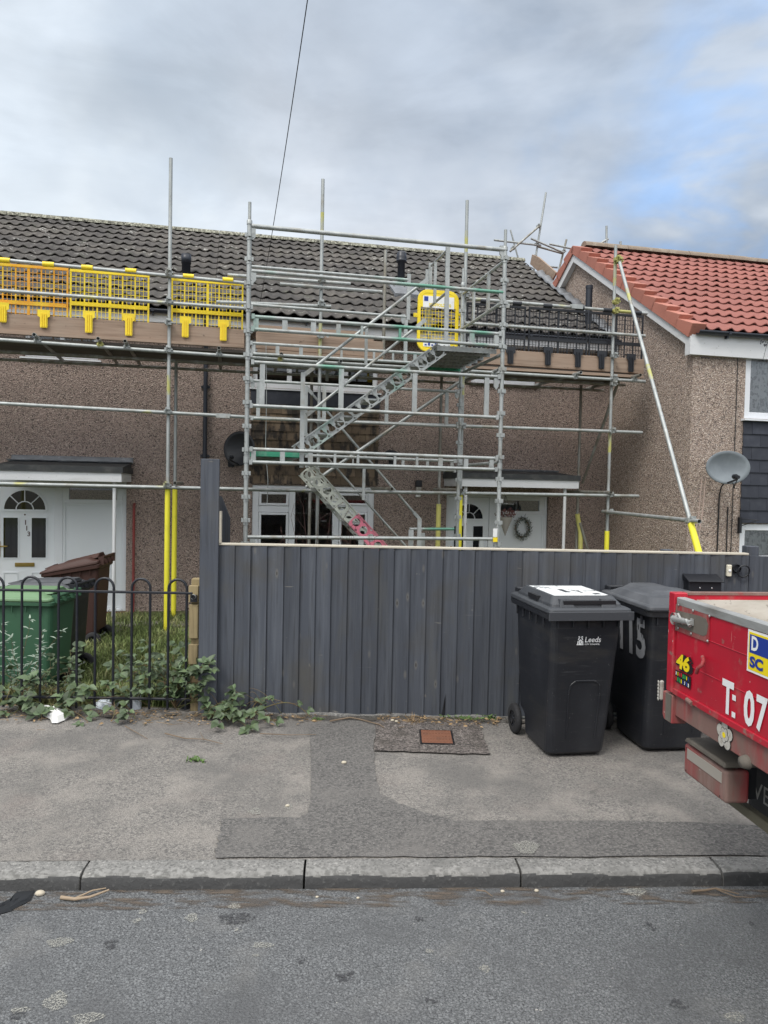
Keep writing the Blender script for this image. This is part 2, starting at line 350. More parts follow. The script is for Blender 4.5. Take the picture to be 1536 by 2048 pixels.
m_lawn = M('lawn_ground', (.06, .075, .02), .95, layers=[ly('n', 3, (.1, .085, .045), .5, .65, .8, 4), ly('n', 20, (.12, .12, .04), .5, .7, .6, 4)], bump=[('n', 30, 4, .8, .03)])
m_leaf = M('bramble_leaf', (.075, .112, .055), .55, island=.45, layers=[ly('n', 20, (.10, .14, .045), .5, .7, .6, 3), ly('n', 6, (.08, .10, .06), .55, .7, .5, 3)])
m_gdirt = M('gutter_dirt', (.105, .085, .068), .95, coord='World', alpha=('n', (6, 30, 6), .46, .66))
m_fdirt = M('footpath_dirt', (.062, .056, .048), .95, coord='World', alpha=('n', (7, 14, 7), .46, .62))
m_leaf_silver = M('silver_leaf', (.26, .32, .26), .7, island=.25)
m_stem = M('bramble_stem', (.16, .11, .055), .7, layers=[ly('n', 6, (.09, .13, .03), .5, .65, .8, 2)])
m_twig = M('dry_twig', (.17, .125, .085), .85)
m_redtwig = M('reddish_twig', (.075, .035, .03), .8)
m_dry = M('dry_leaf', (.28, .19, .10), .8, island=.4)
m_bin = M('bin_black_plastic', (.0125, .014, .0185), .46, layers=[ly('n', (3, 3, 2), (.028, .030, .036), .46, .70, .8, 5), ly('n', 60, (.09, .09, .09), .68, .73, .7, 3), ly('n', (4, 4, 60), (.05, .052, .056), .62, .70, .6, 3), ly('n', (2, 2, 7), (.045, .042, .038), .55, .72, .6, 5)], bump=[('n', 120, 2, .08, .002)])
m_bin_lid = M('bin_lid_grey', (.045, .049, .056), .5, layers=[ly('n', 4, (.075, .08, .088), .48, .72, .7, 5), ly('n', 26, (.13, .13, .135), .64, .76, .5, 4)], bump=[('n', 60, 3, .1, .003)])
m_bin_lid2 = M('bin_lid_weathered', (.06, .064, .072), .55, layers=[ly('n', 3, (.12, .125, .135), .48, .72, .8, 5)])
m_bin_green = M('bin_green_plastic', (.040, .108, .060), .5, layers=[ly('n', (2, 2, 1), (.038, .125, .068), .5, .75, .7, 4)])
m_bin_green_lid = M('bin_green_lid', (.12, .22, .11), .5, layers=[ly('n', 4, (.18, .27, .16), .5, .75, .6, 4)])
m_bin_brown = M('bin_brown_plastic', (.045, .017, .012), .6, layers=[ly('n', (6, 6, 1), (.075, .03, .022), .5, .75, .5, 4)])
m_tyre = M('rubber', (.018, .018, .02), .8)
m_paint_white = M('white_paint_smear', (.62, .65, .66), .6, alpha=('n', (30, 30, 9), .40, .47), layers=[ly('n', 30, (.35, .36, .37), .5, .7, .7, 3)])
m_numgrey = M('grey_brushed_paint', (.27, .28, .30), .6, alpha=('n', (35, 35, 8), .34, .41))
m_lab = M('white_lettering', (.75, .77, .78), .6)
m_num = M('number_bronze', (.10, .065, .06), .5)
m_brass = M('brass', (.38, .27, .08), .35, .8)
m_chrome = M('chrome', (.6, .6, .6), .25, .9)
m_red = M('truck_red_paint', (.50, .008, .028), .38, coat=.15, layers=[
    ly('n', 3.5, (.38, .014, .03), .42, .62, .8, 5), ly('n', (8, 8, 5), (.33, .13, .115), .56, .70, .75, 6), ly('n', (48, 48, 30), (.66, .45, .42), .69, .73, .8, 4),
    ly('n', (90, 90, 9), (.55, .25, .22), .66, .70, .6, 3, m=('n', 9, .5, .6)), ly('n', (14, 14, 14), (.24, .17, .14), .64, .70, .8, 5)], bump=[('n', 90, 2, .05, .002)])
m_red_dirty = M('dirty_red_paint', (.30, .03, .035), .75, layers=[
    ly('n', (6, 6, 2), (.19, .12, .10), .36, .55, .95, 5), ly('n', (22, 22, 3), (.27, .2, .17), .5, .72, .6, 5), ly('n', 60, (.5, .42, .38), .70, .76, .6, 3)], bump=[('n', 50, 3, .2, .003)])
m_alu = M('dirty_aluminium', (.42, .43, .42), .5, .5, layers=[ly('n', (4, 4, 20), (.22, .21, .19), .48, .7, .8, 5)])
m_ply = M('worn_ply', (.56, .55, .49), .85, layers=[ly('n', (3, 3, 14), (.33, .30, .24), .45, .7, .8, 5), ly('n', 40, (.18, .17, .14), .62, .72, .7, 4)])
m_brownsteel = M('road_grime', (.13, .115, .095), .85, layers=[ly('n', 10, (.2, .18, .15), .5, .7, .7, 4)])
m_flap = M('mud_flap', (.045, .047, .052), .8, layers=[ly('n', 8, (.12, .115, .11), .5, .72, .7, 5)])
m_band = M('faded_yellow_paint', (.44, .43, .14), .65, layers=[ly('n', (12, 12, 5), (.38, .39, .33), .40, .58, .95, 4)])
m_rose = M('dull_white_sticker', (.48, .46, .41), .6, layers=[ly('n', 60, (.3, .27, .22), .5, .65, .7, 4)])
m_s_yel = M('sign_yellow', (.85, .66, .01), .45); m_s_blue = M('sign_blue', (.012, .04, .28), .45); m_s_white = M('sign_white', (.80, .80, .80), .45, layers=[ly('n', 12, (.55, .53, .5), .62, .76, .6, 5)])
m_s_black = M('sign_black', (.01, .01, .012), .5); m_s_green = M('sign_green', (.02, .38, .09), .5); m_s_red = M('sign_red', (.6, .02, .02), .5)
m_lens = M('lamp_lens', (.42, .40, .36), .3, layers=[ly('n', 30, (.25, .22, .18), .5, .7, .7, 3)])
m_redpipe = M('red_oxide_pipe', (.28, .05, .045), .6, layers=[ly('n', (10, 10, 4), (.16, .05, .045), .5, .7, .7, 4)])
m_post_white = M('chipped_white_post', (.66, .67, .68), .5, layers=[ly('n', (20, 20, 6), (.3, .16, .1), .68, .74, .9, 4)])
m_rail = M('black_painted_rail', (.012, .014, .02), .38, layers=[ly('n', 30, (.05, .05, .05), .64, .74, .5, 3)])
m_dish = M('dish_grey', (.175, .20, .22), .6, layers=[ly('n', 5, (.24, .27, .29), .45, .7, .7, 5)], bump=[('n', 90, 2, .1, .002)])
m_curt = M('net_curtain', (.85, .86, .87), .9, layers=[ly('n', (22, 22, 16), (.42, .43, .45), .5, .58, .7, 3)])
m_rust = M('rusty_iron', (.20, .085, .05), .85, .2, layers=[ly('n', 12, (.12, .06, .04), .5, .7, .7, 5)], bump=[('c', 60, 1, .5, .004)])
m_paper = M('white_paper', (.75, .75, .73), .8); m_bag = M('plastic_bag', (.62, .67, .72), .4)
m_cloth = M('black_rag', (.012, .014, .017), .95)
m_stone = M('pale_stone', (.48, .43, .34), .85, layers=[ly('n', 30, (.3, .27, .22), .5, .7, .6, 4)])
m_basket = M('wicker', (.32, .30, .27), .8, bump=[('n', (5, 5, 120), 2, .6, .006)])
m_wreath = M('wreath_needles', (.065, .085, .075), .8, island=.5)
m_wreath2 = M('frosted_sprig', (.36, .38, .38), .8)
m_lichen = M('lichen_splash', (.34, .335, .30), .9, coord='World', alpha=('n', 170, .42, .66))
m_oil = M('tar_stain', (.055, .056, .06), .9, coord='World', alpha=('n', 90, .46, .60))
m_cable = M('black_cable', (.02, .02, .022), .6); m_cable_pink = M('pinkish_cable', (.62, .46, .41), .6)
m_slabs = M('garden_slab', (.20, .19, .165), .9, layers=[ly('n', 6, (.1, .11, .06), .5, .7, .8, 5)], bump=[('n', 30, 4, .5, .01)])
def glassmat():
    ma = bpy.data.materials.new('window_glass'); ma.use_nodes = True; t = ma.node_tree; n = t.nodes
    for x in list(n): n.remove(x)
    o = n.new('ShaderNodeOutputMaterial'); mx = n.new('ShaderNodeMixShader'); tr = n.new('ShaderNodeBsdfTransparent'); gl = n.new('ShaderNodeBsdfGlossy')
    gl.inputs['Roughness'].default_value = .02; tr.inputs[0].default_value = (.94, .96, .96, 1)
    lw = n.new('ShaderNodeFresnel'); lw.inputs[0].default_value = 2.0
    t.links.new(lw.outputs[0], mx.inputs[0]); t.links.new(tr.outputs[0], mx.inputs[1]); t.links.new(gl.outputs[0], mx.inputs[2]); t.links.new(mx.outputs[0], o.inputs[0])
    return ma
m_glass = glassmat()
m_glass_dark = M('dark_glass', (.012, .014, .016), .06, spec=.9)

# ================================================================== GROUND
ms = MB().face([(-300,-200,-.5),(300,-200,-.5),(300,500,-.5),(-300,500,-.5)]); struct('ground', ms, m_soil)
FY = F.o.y; KY = K.o.y
def kerbline(x): return K.w((x/cos(K.th), 0, 0)).y
ms = MB().face([K.w((-40,-.125,ZR)), K.w((40,-.125,ZR)), (40,-9,ZR-.05), (-40,-9,ZR-.05)][::-1]); struct('road', ms, m_asph)
ms = MB().face([(-40,-9,ZR-.05),(40,-9,ZR-.05),(40,-30,ZR-.05),(-40,-30,ZR-.05)]); struct('far_side_verge', ms, m_lawn)
# footpath from the kerb back to the plot line, with a slightly uneven surface
def pathz(x, y): return .006*sin(x*2.1+1)*cos(y*1.7)
def fpath(a, b):
    X = -14+28*a; p0 = K.w((X, .0, 0)); p1 = F.w((X, .12, 0)); p = p0.lerp(p1, b); e = min(b, 1-b)*4
    return (p.x, p.y, pathz(p.x, p.y)*min(1, e)*.6-.001)
struct('footpath', MB().grid(fpath, 120, 16), m_path)
def wob(poly, n=7, a=.010, z=.004):
    out_ = []
    for i, p in enumerate(poly):
        q = poly[(i+1) % len(poly)]
        for k in range(n):
            t = k/n; x = p[0]+(q[0]-p[0])*t; y = p[1]+(q[1]-p[1])*t
            out_.append((x+random.uniform(-a, a), y+random.uniform(-a, a)))
    return out_
def sheet(name, pix, mat, z, a=.010, th=.004, kind='structure'):
    poly = wob([GP(px, py) for px, py in pix], a=a)
    bm = bmesh.new(); vs = [bm.verts.new((x, y, z)) for x, y in poly]; f = bm.faces.new(vs)
    bmesh.ops.triangulate(bm, faces=[f]); me = bpy.data.meshes.new(name)
    bmesh.ops.recalc_face_normals(bm, faces=bm.faces)
    if sum(q.normal.z for q in bm.faces) < 0: bmesh.ops.reverse_faces(bm, faces=bm.faces)
    bm.to_mesh(me); bm.free(); me.materials.append(mat)
    o = bpy.data.objects.new(name, me); COL.objects.link(o); o['kind'] = kind; return o
sheet('tarmac_trench_repair', [(618,1442),(752,1442),(748,1500),(752,1560),(762,1590),(800,1610),(870,1632),(905,1642),(1290,1644),(1536,1652),(1900,1660),(1900,1712),(1536,1713),(1030,1715),(768,1716),(428,1718),(436,1680),(444,1640),(600,1636),(618,1628),(622,1560)], m_patch, .0062, .008)
sheet('gritty_tarmac_patch', [(752,1438),(958,1441),(968,1480),(982,1511),(880,1509),(750,1503)], m_patch2, .0105, .008)
# kerb: stones with open joints, one continuous line
kb = MB(); kf = MB(); joints = [K.l(GP(px, 1720)).x for px in (180, 611, 1032, 1425)]
st = (joints[-1]-joints[0])/3; xs = [joints[0]-st*k for k in range(9, 0, -1)] + joints + [joints[-1]+st*k for k in range(1, 9)]
for a, b in zip(xs, xs[1:]):
    a += .005; b -= .005; dz = random.uniform(-.003, .003); n = 14
    prof = [(0.0, 0), (-.02, .001), (-.075, 0), (-.098, -.003), (-.106, -.007), (-.112, -.012), (-.116, -.017), (-.119, -.022), (-.1215, -.03), (-.1245, -.05), (-.126, ZR-.01)]
    prof = [(y, z+dz) for y, z in prof]
    base = len(kb.v)
    def pf(i, j):
        t = i*n; y, z = prof[round(j*(len(prof)-1))]; x = a+(b-a)*i
        if i in (0, 1) and -.12 < y < -.05: z -= .004
        return (x, y+random.uniform(-.0022, .0022), z+random.uniform(-.0015, .0015))
    kb.grid(pf, n*2, len(prof)-1)
    for x, sgn in ((a, 0), (b, 1)): kb.face([(x, y, z) for y, z in prof] + [(x, 0, ZR-.01)])
kerb = struct('kerb', kb, m_kerb, fr=K)
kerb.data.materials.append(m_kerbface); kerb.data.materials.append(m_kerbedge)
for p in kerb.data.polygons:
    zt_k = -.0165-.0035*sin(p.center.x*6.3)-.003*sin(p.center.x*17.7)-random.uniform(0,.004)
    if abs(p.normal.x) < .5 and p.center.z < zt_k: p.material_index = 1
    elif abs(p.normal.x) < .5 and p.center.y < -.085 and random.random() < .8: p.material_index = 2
gs = MB().face([K.w((-12,-.185-.14,ZR)), K.w((12,-.22,ZR)), K.w((12,-.1265,ZR)), K.w((-12,-.1265,ZR))]); gs.v = [(x,y,z+.0025) for x,y,z in gs.v]; struct('gutter_dirt', gs, m_gdirt, fixn=False)
gs = MB().face([F.w((-6,-.20,.0)), F.w((4,-.13,.0)), F.w((4,-.03,.0)), F.w((-6,-.03,.0))]); gs.v = [(x,y,.0135) for x,y,z in gs.v]; struct('fence_foot_dirt', gs, m_fdirt, fixn=False)
# garden ground falling from the railing down to the houses
def zl(y):
    for (a, za), (b, zb) in (((5.5,-.01),(6.3,-.17)), ((6.3,-.17),(8.5,-.30)), ((8.5,-.30),(30,ZG))):
        if y <= b: return za+(zb-za)*max(0, (y-a)/(b-a))
    return ZG
def flawn(a, b):
    x = -16+32*a; y0 = F.w((x, .12, 0)).y; y = y0+(17-y0)*b**1.5
    return (x, y, zl(5.5+(y-y0)) + .02*sin(x*3.1)*cos(y*2.3)*min(1, (y-y0)))
struct('garden', MB().grid(flawn, 90, 60), m_lawn)
# grass growing thickly on the left-hand garden
gm = MB()
def blades(n, xr, yr, hh, test=None):
    for _ in range(n):
        x = random.uniform(*xr); y = random.uniform(*yr)
        if test and not test(x, y): continue
        y0 = F.w((x, .12, 0)).y; z = zl(5.5+(y-y0)); h_ = random.uniform(*hh); a = random.uniform(0, 2*pi); w_ = random.uniform(.003, .007)
        lean = random.uniform(.2, 1.1)*h_; ca, sa = cos(a), sin(a); b_ = random.uniform(0, 2*pi); lx, ly_ = cos(b_)*lean, sin(b_)*lean
        gm.add([(x-ca*w_, y-sa*w_, z-.01), (x+ca*w_, y+sa*w_, z-.01), (x+lx*.5+ca*w_*.7, y+ly_*.5+sa*w_*.7, z+h_*.75), (x+lx*.5-ca*w_*.7, y+ly_*.5-sa*w_*.7, z+h_*.75), (x+lx, y+ly_, z+h_)], [(0,1,2,3),(3,2,4)])
blades(26000, (-4.2, -1.35), (5.72, 11), (.05, .15), lambda x, y: x < -1.35 and (y < 9.6 or random.random() < .5))
blades(16000, (-9.5, -4.2), (5.72, 10.5), (.06, .15))
blades(2500, (-3.4, -1.3), (5.70, 6.3), (.06, .18))
struct('grass', gm, m_grass, kind='stuff', fixn=False)
sb = MB()
for (px, py, w_, d_) in ((210,1262,.5,.35),(258,1250,.45,.4),(300,1248,.5,.3),(352,1250,.5,.4),(388,1262,.4,.3)):
    p = GP(px, py, ZG+.02); n = 7; a0 = random.uniform(0, 1)
    ring = [(p.x+w_/2*cos(2*pi*k/n+a0)*random.uniform(.85, 1.1), p.y+d_/2*sin(2*pi*k/n+a0)*random.uniform(.85, 1.1), ZG-.03) for k in range(n)]
    sb.prism(ring, (0, 0, .075))
struct('garden_slabs', sb, m_slabs, bevel=.008)

# ================================================================== HOUSES
def wall_front(mb, u0, u1, z0, z1, v, holes, rev=.13):
    us = sorted({u0, u1, *[h[0] for h in holes], *[h[1] for h in holes]}); zs = sorted({z0, z1, *[h[2] for h in holes], *[h[3] for h in holes]})
    for a, b in zip(us, us[1:]):
        for c, d in zip(zs, zs[1:]):
            if any(h[0]-1e-6 <= a and b <= h[1]+1e-6 and h[2]-1e-6 <= c and d <= h[3]+1e-6 for h in holes): continue
            mb.face([(a,v,c),(b,v,c),(b,v,d),(a,v,d)])
    for a, b, c, d in holes:
        q = v+rev
        mb.face([(a,v,c),(a,q,c),(a,q,d),(a,v,d)]); mb.face([(b,v,c),(b,v,d),(b,q,d),(b,q,c)])
        mb.face([(a,v,d),(b,v,d),(b,q,d),(a,q,d)]); mb.face([(a,v,c),(b,v,c),(b,q,c),(a,q,c)])
def window(parent, u0, u1, z0, z1, v, mull=(), trans=(), fw=.07, sill=True, glass=None, curtain=None, label=None, mat=None, transb=None):
    f = MB(); d0, d1 = v+.05, v+.115; mat = mat or m_white
    mull = sorted(mull)
    f.box((u0,d0,z0),(u0+fw,d1,z1)); f.box((u1-fw,d0,z0),(u1,d1,z1)); f.box((u0+fw,d0,z0),(u1-fw,d1,z0+fw)); f.box((u0+fw,d0,z1-fw),(u1-fw,d1,z1))
    for x in mull: f.box((x-fw/2,d0+.001,z0+fw),(x+fw/2,d1-.001,z1-fw))
    edges = [u0+fw/2]+list(mull)+[u1-fw/2]; cells = []
    for i, (a, b) in enumerate(zip(edges, edges[1:])):
        t = trans[i] if i < len(trans) else None
        zz = [z0+fw/2] + ([t] if t else []) + [z1-fw/2]
        if t: f.box((a+fw/2,d0+.002,t-fw/2),(b-fw/2,d1-.002,t+fw/2))
        for c, d in zip(zz, zz[1:]): cells.append((a, b, c, d, t is not None))
    fo = part('window', f, mat, parent, label, bevel=.006)
    for a, b, c, d, op in cells:
        s_ = MB()
        if op:   # opening sash frame sits proud
            e = fw/2+.004; g_ = .04
            s_.box((a+e,d0-.014,c+e),(a+e+g_,d0+.03,d-e)); s_.box((b-e-g_,d0-.014,c+e),(b-e,d0+.03,d-e)); s_.box((a+e+g_,d0-.014,c+e),(b-e-g_,d0+.03,c+e+g_)); s_.box((a+e+g_,d0-.014,d-e-g_),(b-e-g_,d0+.03,d-e))
        if s_.v: part('sash', s_, mat, fo, bevel=.005)
        pn = MB(); pn.face([(a+fw/2-.004,v+.078,c+fw/2-.004),(b-fw/2+.004,v+.078,c+fw/2-.004),(b-fw/2+.004,v+.078,d-fw/2+.004),(a+fw/2-.004,v+.078,d-fw/2+.004)]); part('pane', pn, glass or m_glass, fo)
    if sill:
        q = MB(); q.hexa([(u0-.05,v-.05,z0-.035),(u1+.05,v-.05,z0-.035),(u1+.05,v+.10,z0-.035),(u0-.05,v+.10,z0-.035),(u0-.05,v-.05,z0-.012),(u1+.05,v-.05,z0-.012),(u1+.05,v+.10,z0-.001),(u0-.05,v+.10,z0-.001)])
        part('sill', q, mat, fo)
    if curtain:
        c_ = MB().grid(lambda i, j: (u0+.03+(u1-u0-.06)*i, v+.145+.014*sin(i*(u1-u0)*42), z0+(z1-z0)*j), int((u1-u0)*80), 2)
        part('net_curtain', c_, m_curt, fo)
    return fo
def tiled_roof(mb, u0, u1, ev, ez, rv, rz, n, P, amp=.036, tw=.3, step=.042):
    sl = Vector((0, rv-ev, rz-ez)); Ls = sl.length; sd_ = sl.normalized(); nn = Vector((0, -sd_.z, sd_.y))
    if nn.z < 0: nn = -nn
    per = 8; nu = int((u1-u0)/P*per); du = P/per; c = Ls/n
    def prof(u): t = (u/P) % 1; return amp*(.5+.5*cos(2*pi*t))**1.6
    for i in range(n):
        s0, s1 = i*c-.012, (i+1)*c+.07; V = []
        for k in range(nu+1):
            u = u0+k*du
            if u > u1: u = u1
            tj = int(u/tw+i*1000); rr = random.Random(tj); j_ = rr.uniform(-.004, .004); sj = rr.uniform(-.006, .006)
            h_ = prof(u)
            for s_, e, hm in ((s0+sj+.003, step*.5-.016, 1.15), (s0+sj, step*.5-.002, 1.18), (s0+sj+.010, step*.5+.003, 1.18), (s1, -.004, .42)):
                V.append(Vector((u, ev, ez)) + sd_*s_ + nn*(h_*hm+e+j_))
        mb.add(V, [(k*4+q, (k+1)*4+q, (k+1)*4+q+1, k*4+q+1) for k in range(nu) for q in range(3)], True)
def ridge(mb, u0, u1, v, z, r=.11, n=None, seg=.45):
    k = max(1, round((u1-u0)/seg)); s_ = (u1-u0)/k
    for i in range(k):
        a = u0+i*s_; rr = r+random.uniform(-.004, .004); V = []
        for j in range(9):
            t = pi*j/8
            for x in (a, a+s_-.006): V.append((x, v+cos(t)*rr*1.15, z+sin(t)*rr))
        mb.add(V, [(2*j, 2*j+1, 2*j+3, 2*j+2) for j in range(8)], True)
        mb.face([V[2*j] for j in range(9)]); mb.face([V[2*j+1] for j in range(9)])

UG = 4.1                                     # the gable wall of the red-roofed house
UPT = HP(411, 800, 0).x + .12                # party line just right of the downpipe
EV = -.30; EZ = HP(640, 640, EV).z           # eaves of the dark roof
rp = HU(1047, 517, UG); RV, RZ = 4.1, rp.z   # ridge
RZ = HP(640, 487, RV).z
print('eave', EZ, 'ridge', RZ, 'UPT', UPT)
ULEFT = -9.0
def gutter(parent, u0, u1, v, z, r=.055, name='gutter', mat=None):
    g_ = MB(); V = []
    for x in (u0, u1):
        for j in range(9): t = pi+pi*j/8; V.append((x, v+cos(t)*r, z+sin(t)*r))
        for j in range(9): t = 2*pi-pi*j/8; V.append((x, v+cos(t)*(r-.006), z+sin(t)*(r-.006)))
    g_.add(V, [(j, (j+1) % 18, 18+(j+1) % 18, 18+j) for j in range(18)], True); g_.face(V[:18]); g_.face(V[18:])
    u = u0+.5
    while u < u1:
        g_.box((u-.02, v-r-.006, z-r*.7), (u+.02, v+r+.02, z+.004)); g_.box((u-.012, v-.01, z-r-.03), (u+.012, v+r+.02, z-r+.01)); u += .95
    return part(name, g_, mat or m_pipe, parent)

def row_house(label, u0, u1, holes, group='terraced houses in a row'):
    t = thing('terraced_house', label, 'house', ((u0+u1)/2, 0, ZG), H, group)
    wl = MB(); wall_front(wl, u0, u1, ZG-.1, EZ-.05, 0, holes)
    for u in (u0, u1): wl.face([(u,0,ZG-.1),(u,8.2,ZG-.1),(u,8.2,EZ-.05),(u,8.2-4.1,RZ-.3),(u,0,EZ-.05)])
    wl.face([(u0,8.2,ZG-.1),(u1,8.2,ZG-.1),(u1,8.2,EZ-.05),(u0,8.2,EZ-.05)])
    part('wall', wl, m_pebble, t, fixn=False)
    rm = MB(); tiled_roof(rm, u0, u1, EV-.02, EZ+.03, RV, RZ, 13, .2)
    ro = part('roof', rm, m_tile_dark, t, fixn=False)
    bk = MB(); bk.face([(u0,EV,EZ),(u1,EV,EZ),(u1,RV,RZ-.02),(u0,RV,RZ-.02)]); bk.face([(u0,RV,RZ-.02),(u1,RV,RZ-.02),(u1,8.5,EZ),(u0,8.5,EZ)])
    part('roof_underlay', bk, m_dark_trim, ro)
    rg = MB(); ridge(rg, u0, u1, RV, RZ-.02, .10); part('ridge', rg, m_ridge_dark, ro)
    fa = MB(); fa.box((u0,EV+.0,EZ-.20),(u1,EV+.022,EZ-.005)); fa.box((u0,EV+.022,EZ-.20),(u1,-.002,EZ-.188)); part('fascia', fa, m_fascia, t)
    gutter(t, u0, u1, EV-.058, EZ-.02)
    return t, ro
def zz(px, py, v=0.): return HP(px, py, v).z
def uu(px, py, v=0.): return HP(px, py, v).x

# ---- house 113
d_l0, d_r = uu(-22,1100), uu(252,1100); d_top = zz(120, 958); d_bot = ZG+.02
wu = (uu(48,715), uu(196,715)); wz0 = zz(120, 716)
holes = [(d_l0, d_r, d_bot, d_top), (wu[0], wu[1], wz0, EZ-.3)]
t113, ro113 = row_house('pebbledashed terraced house with number 113 on its white front door', ULEFT, UPT, holes)
window(t113, wu[0], wu[1], wz0, EZ-.3, 0, mull=((wu[0]+wu[1])/2,))

def numb_text(s, height, xd, yd, o, mat, parent=None, name='lettering', ext=.002, width=None, shear=0., bold=0., gap=1., base=None):
    c = bpy.data.curves.new('t', 'FONT'); c.body = s; c.size = 1; c.extrude = 0; c.shear = shear; c.offset = bold; c.space_character = gap; c.resolution_u = 3
    to = bpy.data.objects.new('t', c); COL.objects.link(to); dg = bpy.context.evaluated_depsgraph_get(); dg.update()
    me = bpy.data.meshes.new_from_object(to.evaluated_get(dg)); bpy.data.objects.remove(to)
    xs_ = [v.co.x for v in me.vertices]; ys_ = [v.co.y for v in me.vertices]
    x0, x1, y0, y1 = min(xs_), max(xs_), min(ys_), max(ys_); sy = height/(y1-y0); sx = (width/(x1-x0)) if width else sy
    xd, yd, o = Vector(xd), Vector(yd), Vector(o); mb = MB()
    mb.add([o+xd*(v.co.x-x0)*sx+yd*(v.co.y-y0)*sy for v in me.vertices], [tuple(p.vertices) for p in me.polygons])
    if parent is None: return mb
    return part(name, mb, mat, parent, fixn=False)

def door_set(t, L0, Lr, P0, P1, top, bot, mirror, doorlabel=None):
    """L0..Lr door leaf with frame, P0..P1 the side panel. Built flat in the reveal at v=.05"""
    v = .05
    fr_ = MB()
    lo, hi = min(L0, P0), max(Lr, P1)
    for x in (lo, hi-.06): fr_.box((x, v, bot), (x+.06, v+.08, top))
    mid0, mid1 = (Lr, P0) if P0 > L0 else (P1, L0)
    fr_.box((mid0, v, bot), (mid1, v+.08, top-.06)); fr_.box((lo+.06, v, top-.06), (hi-.06, v+.08, top)); fr_.box((lo+.06, v-.02, bot), (hi-.06, v+.08, bot+.04))
    fo = part('door_frame', fr_, m_white, t, bevel=.006)
    # leaf
    a, b = (L0+.06, Lr) if P0 > L0 else (L0, Lr-.06)
    z0, z1 = bot+.045, top-.065; w_ = b-a; h_ = z1-z0; cx = (a+b)/2
    leaf = MB(); leaf.box((a+.004, v+.02, z0), (b-.004, v+.06, z1))
    r = w_*.345; cz = z1-.12-r; 
    # raised mouldings
    def rim(x0, x1, y0, y1, q=.014):
        leaf.box((x0-q,v+.008,y0-q),(x1+q,v+.02,y0)); leaf.box((x0-q,v+.008,y1),(x1+q,v+.02,y1+q)); leaf.box((x0-q,v+.008,y0),(x0,v+.02,y1)); leaf.box((x1,v+.008,y0),(x1+q,v+.02,y1))
    gx = [(cx-w_*.355, cx-w_*.115), (cx+w_*.115, cx+w_*.355)]; gz0, gz1 = z0+h_*.41, cz-.13
    for x0, x1 in gx: rim(x0, x1, gz0, gz1); rim(x0+.01, x1-.01, z0+.16, z0+h_*.29, .01)
    n = 20
    for q in range(n):   # arched moulding
        t0, t1 = pi*q/n, pi*(q+1)/n; R0, R1 = r, r+.03
        P = [(cx+cos(t0)*R0, v+.006, cz+sin(t0)*R0), (cx+cos(t1)*R0, v+.006, cz+sin(t1)*R0), (cx+cos(t1)*R1, v+.006, cz+sin(t1)*R1), (cx+cos(t0)*R1, v+.006, cz+sin(t0)*R1)]
        leaf.prism(P, (0, .014, 0))
    leaf.box((cx-r-.03, v+.006, cz-.03), (cx+r+.03, v+.02, cz))
    do = part('door', leaf, m_door, t, doorlabel)
    gl = MB()
    for x0, x1 in gx: gl.box((x0, v+.014, gz0), (x1, v+.0195, gz1)); 
    gl.prism([(cx+cos(pi*q/n)*r, v+.012, cz+sin(pi*q/n)*r) for q in range(n+1)], (0, .0075, 0))
    part('door_glass', gl, m_glass_dark, do)
    sp = MB()
    for ang in (45, 90, 135): d = Vector((cos(R(ang)), 0, sin(R(ang)))); c_ = Vector((cx, v+.007, cz)); sp.bar(c_+d*r*.42, c_+d*r, .014, .012, (0,1,0))
    for q in range(10):
        t0, t1 = pi*q/10, pi*(q+1)/10; sp.bar((cx+cos(t0)*r*.42, v+.007, cz+sin(t0)*r*.42), (cx+cos(t1)*r*.42, v+.007, cz+sin(t1)*r*.42), .014, .012, (0,1,0))
    part('fan_bars', sp, m_white, do)
    lb = MB(); lz = z0+h_*.355; lb.box((cx-.14, v+.004, lz-.03), (cx+.14, v+.019, lz+.03)); lb.box((cx-.12, v-.002, lz-.016), (cx+.12, v+.004, lz+.016)); part('letterbox', lb, m_brass, do, bevel=.003)
    hx = (a+.06) if P0 > L0 else (b-.06); hb = MB(); sg = 1 if P0 > L0 else -1
    hb.box((hx-.018, v+.004, z0+h_*.42), (hx+.018, v+.019, z0+h_*.54)); hb.tube((hx, v+.0, z0+h_*.50), (hx+sg*.13, v-.02, z0+h_*.50), .009); part('handle', hb, m_brass, do)
    # side panel with a top light
    fw = .05; x0, x1 = (P0, P1-.06) if P0 > L0 else (P0+.06, P1)
    tl = top-.06-.30*(top-bot)/2.1
    pn = MB(); pn.box((x0, v+.02, bot+.04), (x1, v+.05, tl)); q = MB()
    e = .035; 
    for (y0, y1) in ((bot+.04, tl-.02),):
        pn.box((x0,v+.006,y0),(x0+e,v+.02,y1)); pn.box((x1-e,v+.006,y0),(x1,v+.02,y1)); pn.box((x0+e,v+.006,y0),(x1-e,v+.02,y0+e)); pn.box((x0+e,v+.006,y1-e),(x1-e,v+.02,y1))
    po = part('side_panel', pn, m_door, t, bevel=.004)
    lf = MB(); zt, zb = top-.06, tl
    lf.box((x0,v+.0,zb-.02),(x1,v+.07,zb+.045)); lf.box((x0,v,zb+.045),(x0+.09,v+.07,zt)); lf.box((x1-.09,v,zb+.045),(x1,v+.07,zt)); lf.box((x0+.09,v,zt-.05),(x1-.09,v+.07,zt))
    lo_ = part('window', lf, m_white, t, bevel=.005); pg = MB(); pg.box((x0+.08,v+.03,zb+.04),(x1-.08,v+.036,zt-.04)); part('pane', pg, m_glass, lo_)
    return do, (x0, x1, cx, z0, h_, gz0, gz1)
do, inf = door_set(t113, d_l0, uu(107,1100), uu(124,1100), d_r, d_top, d_bot, False)
cx = inf[2]
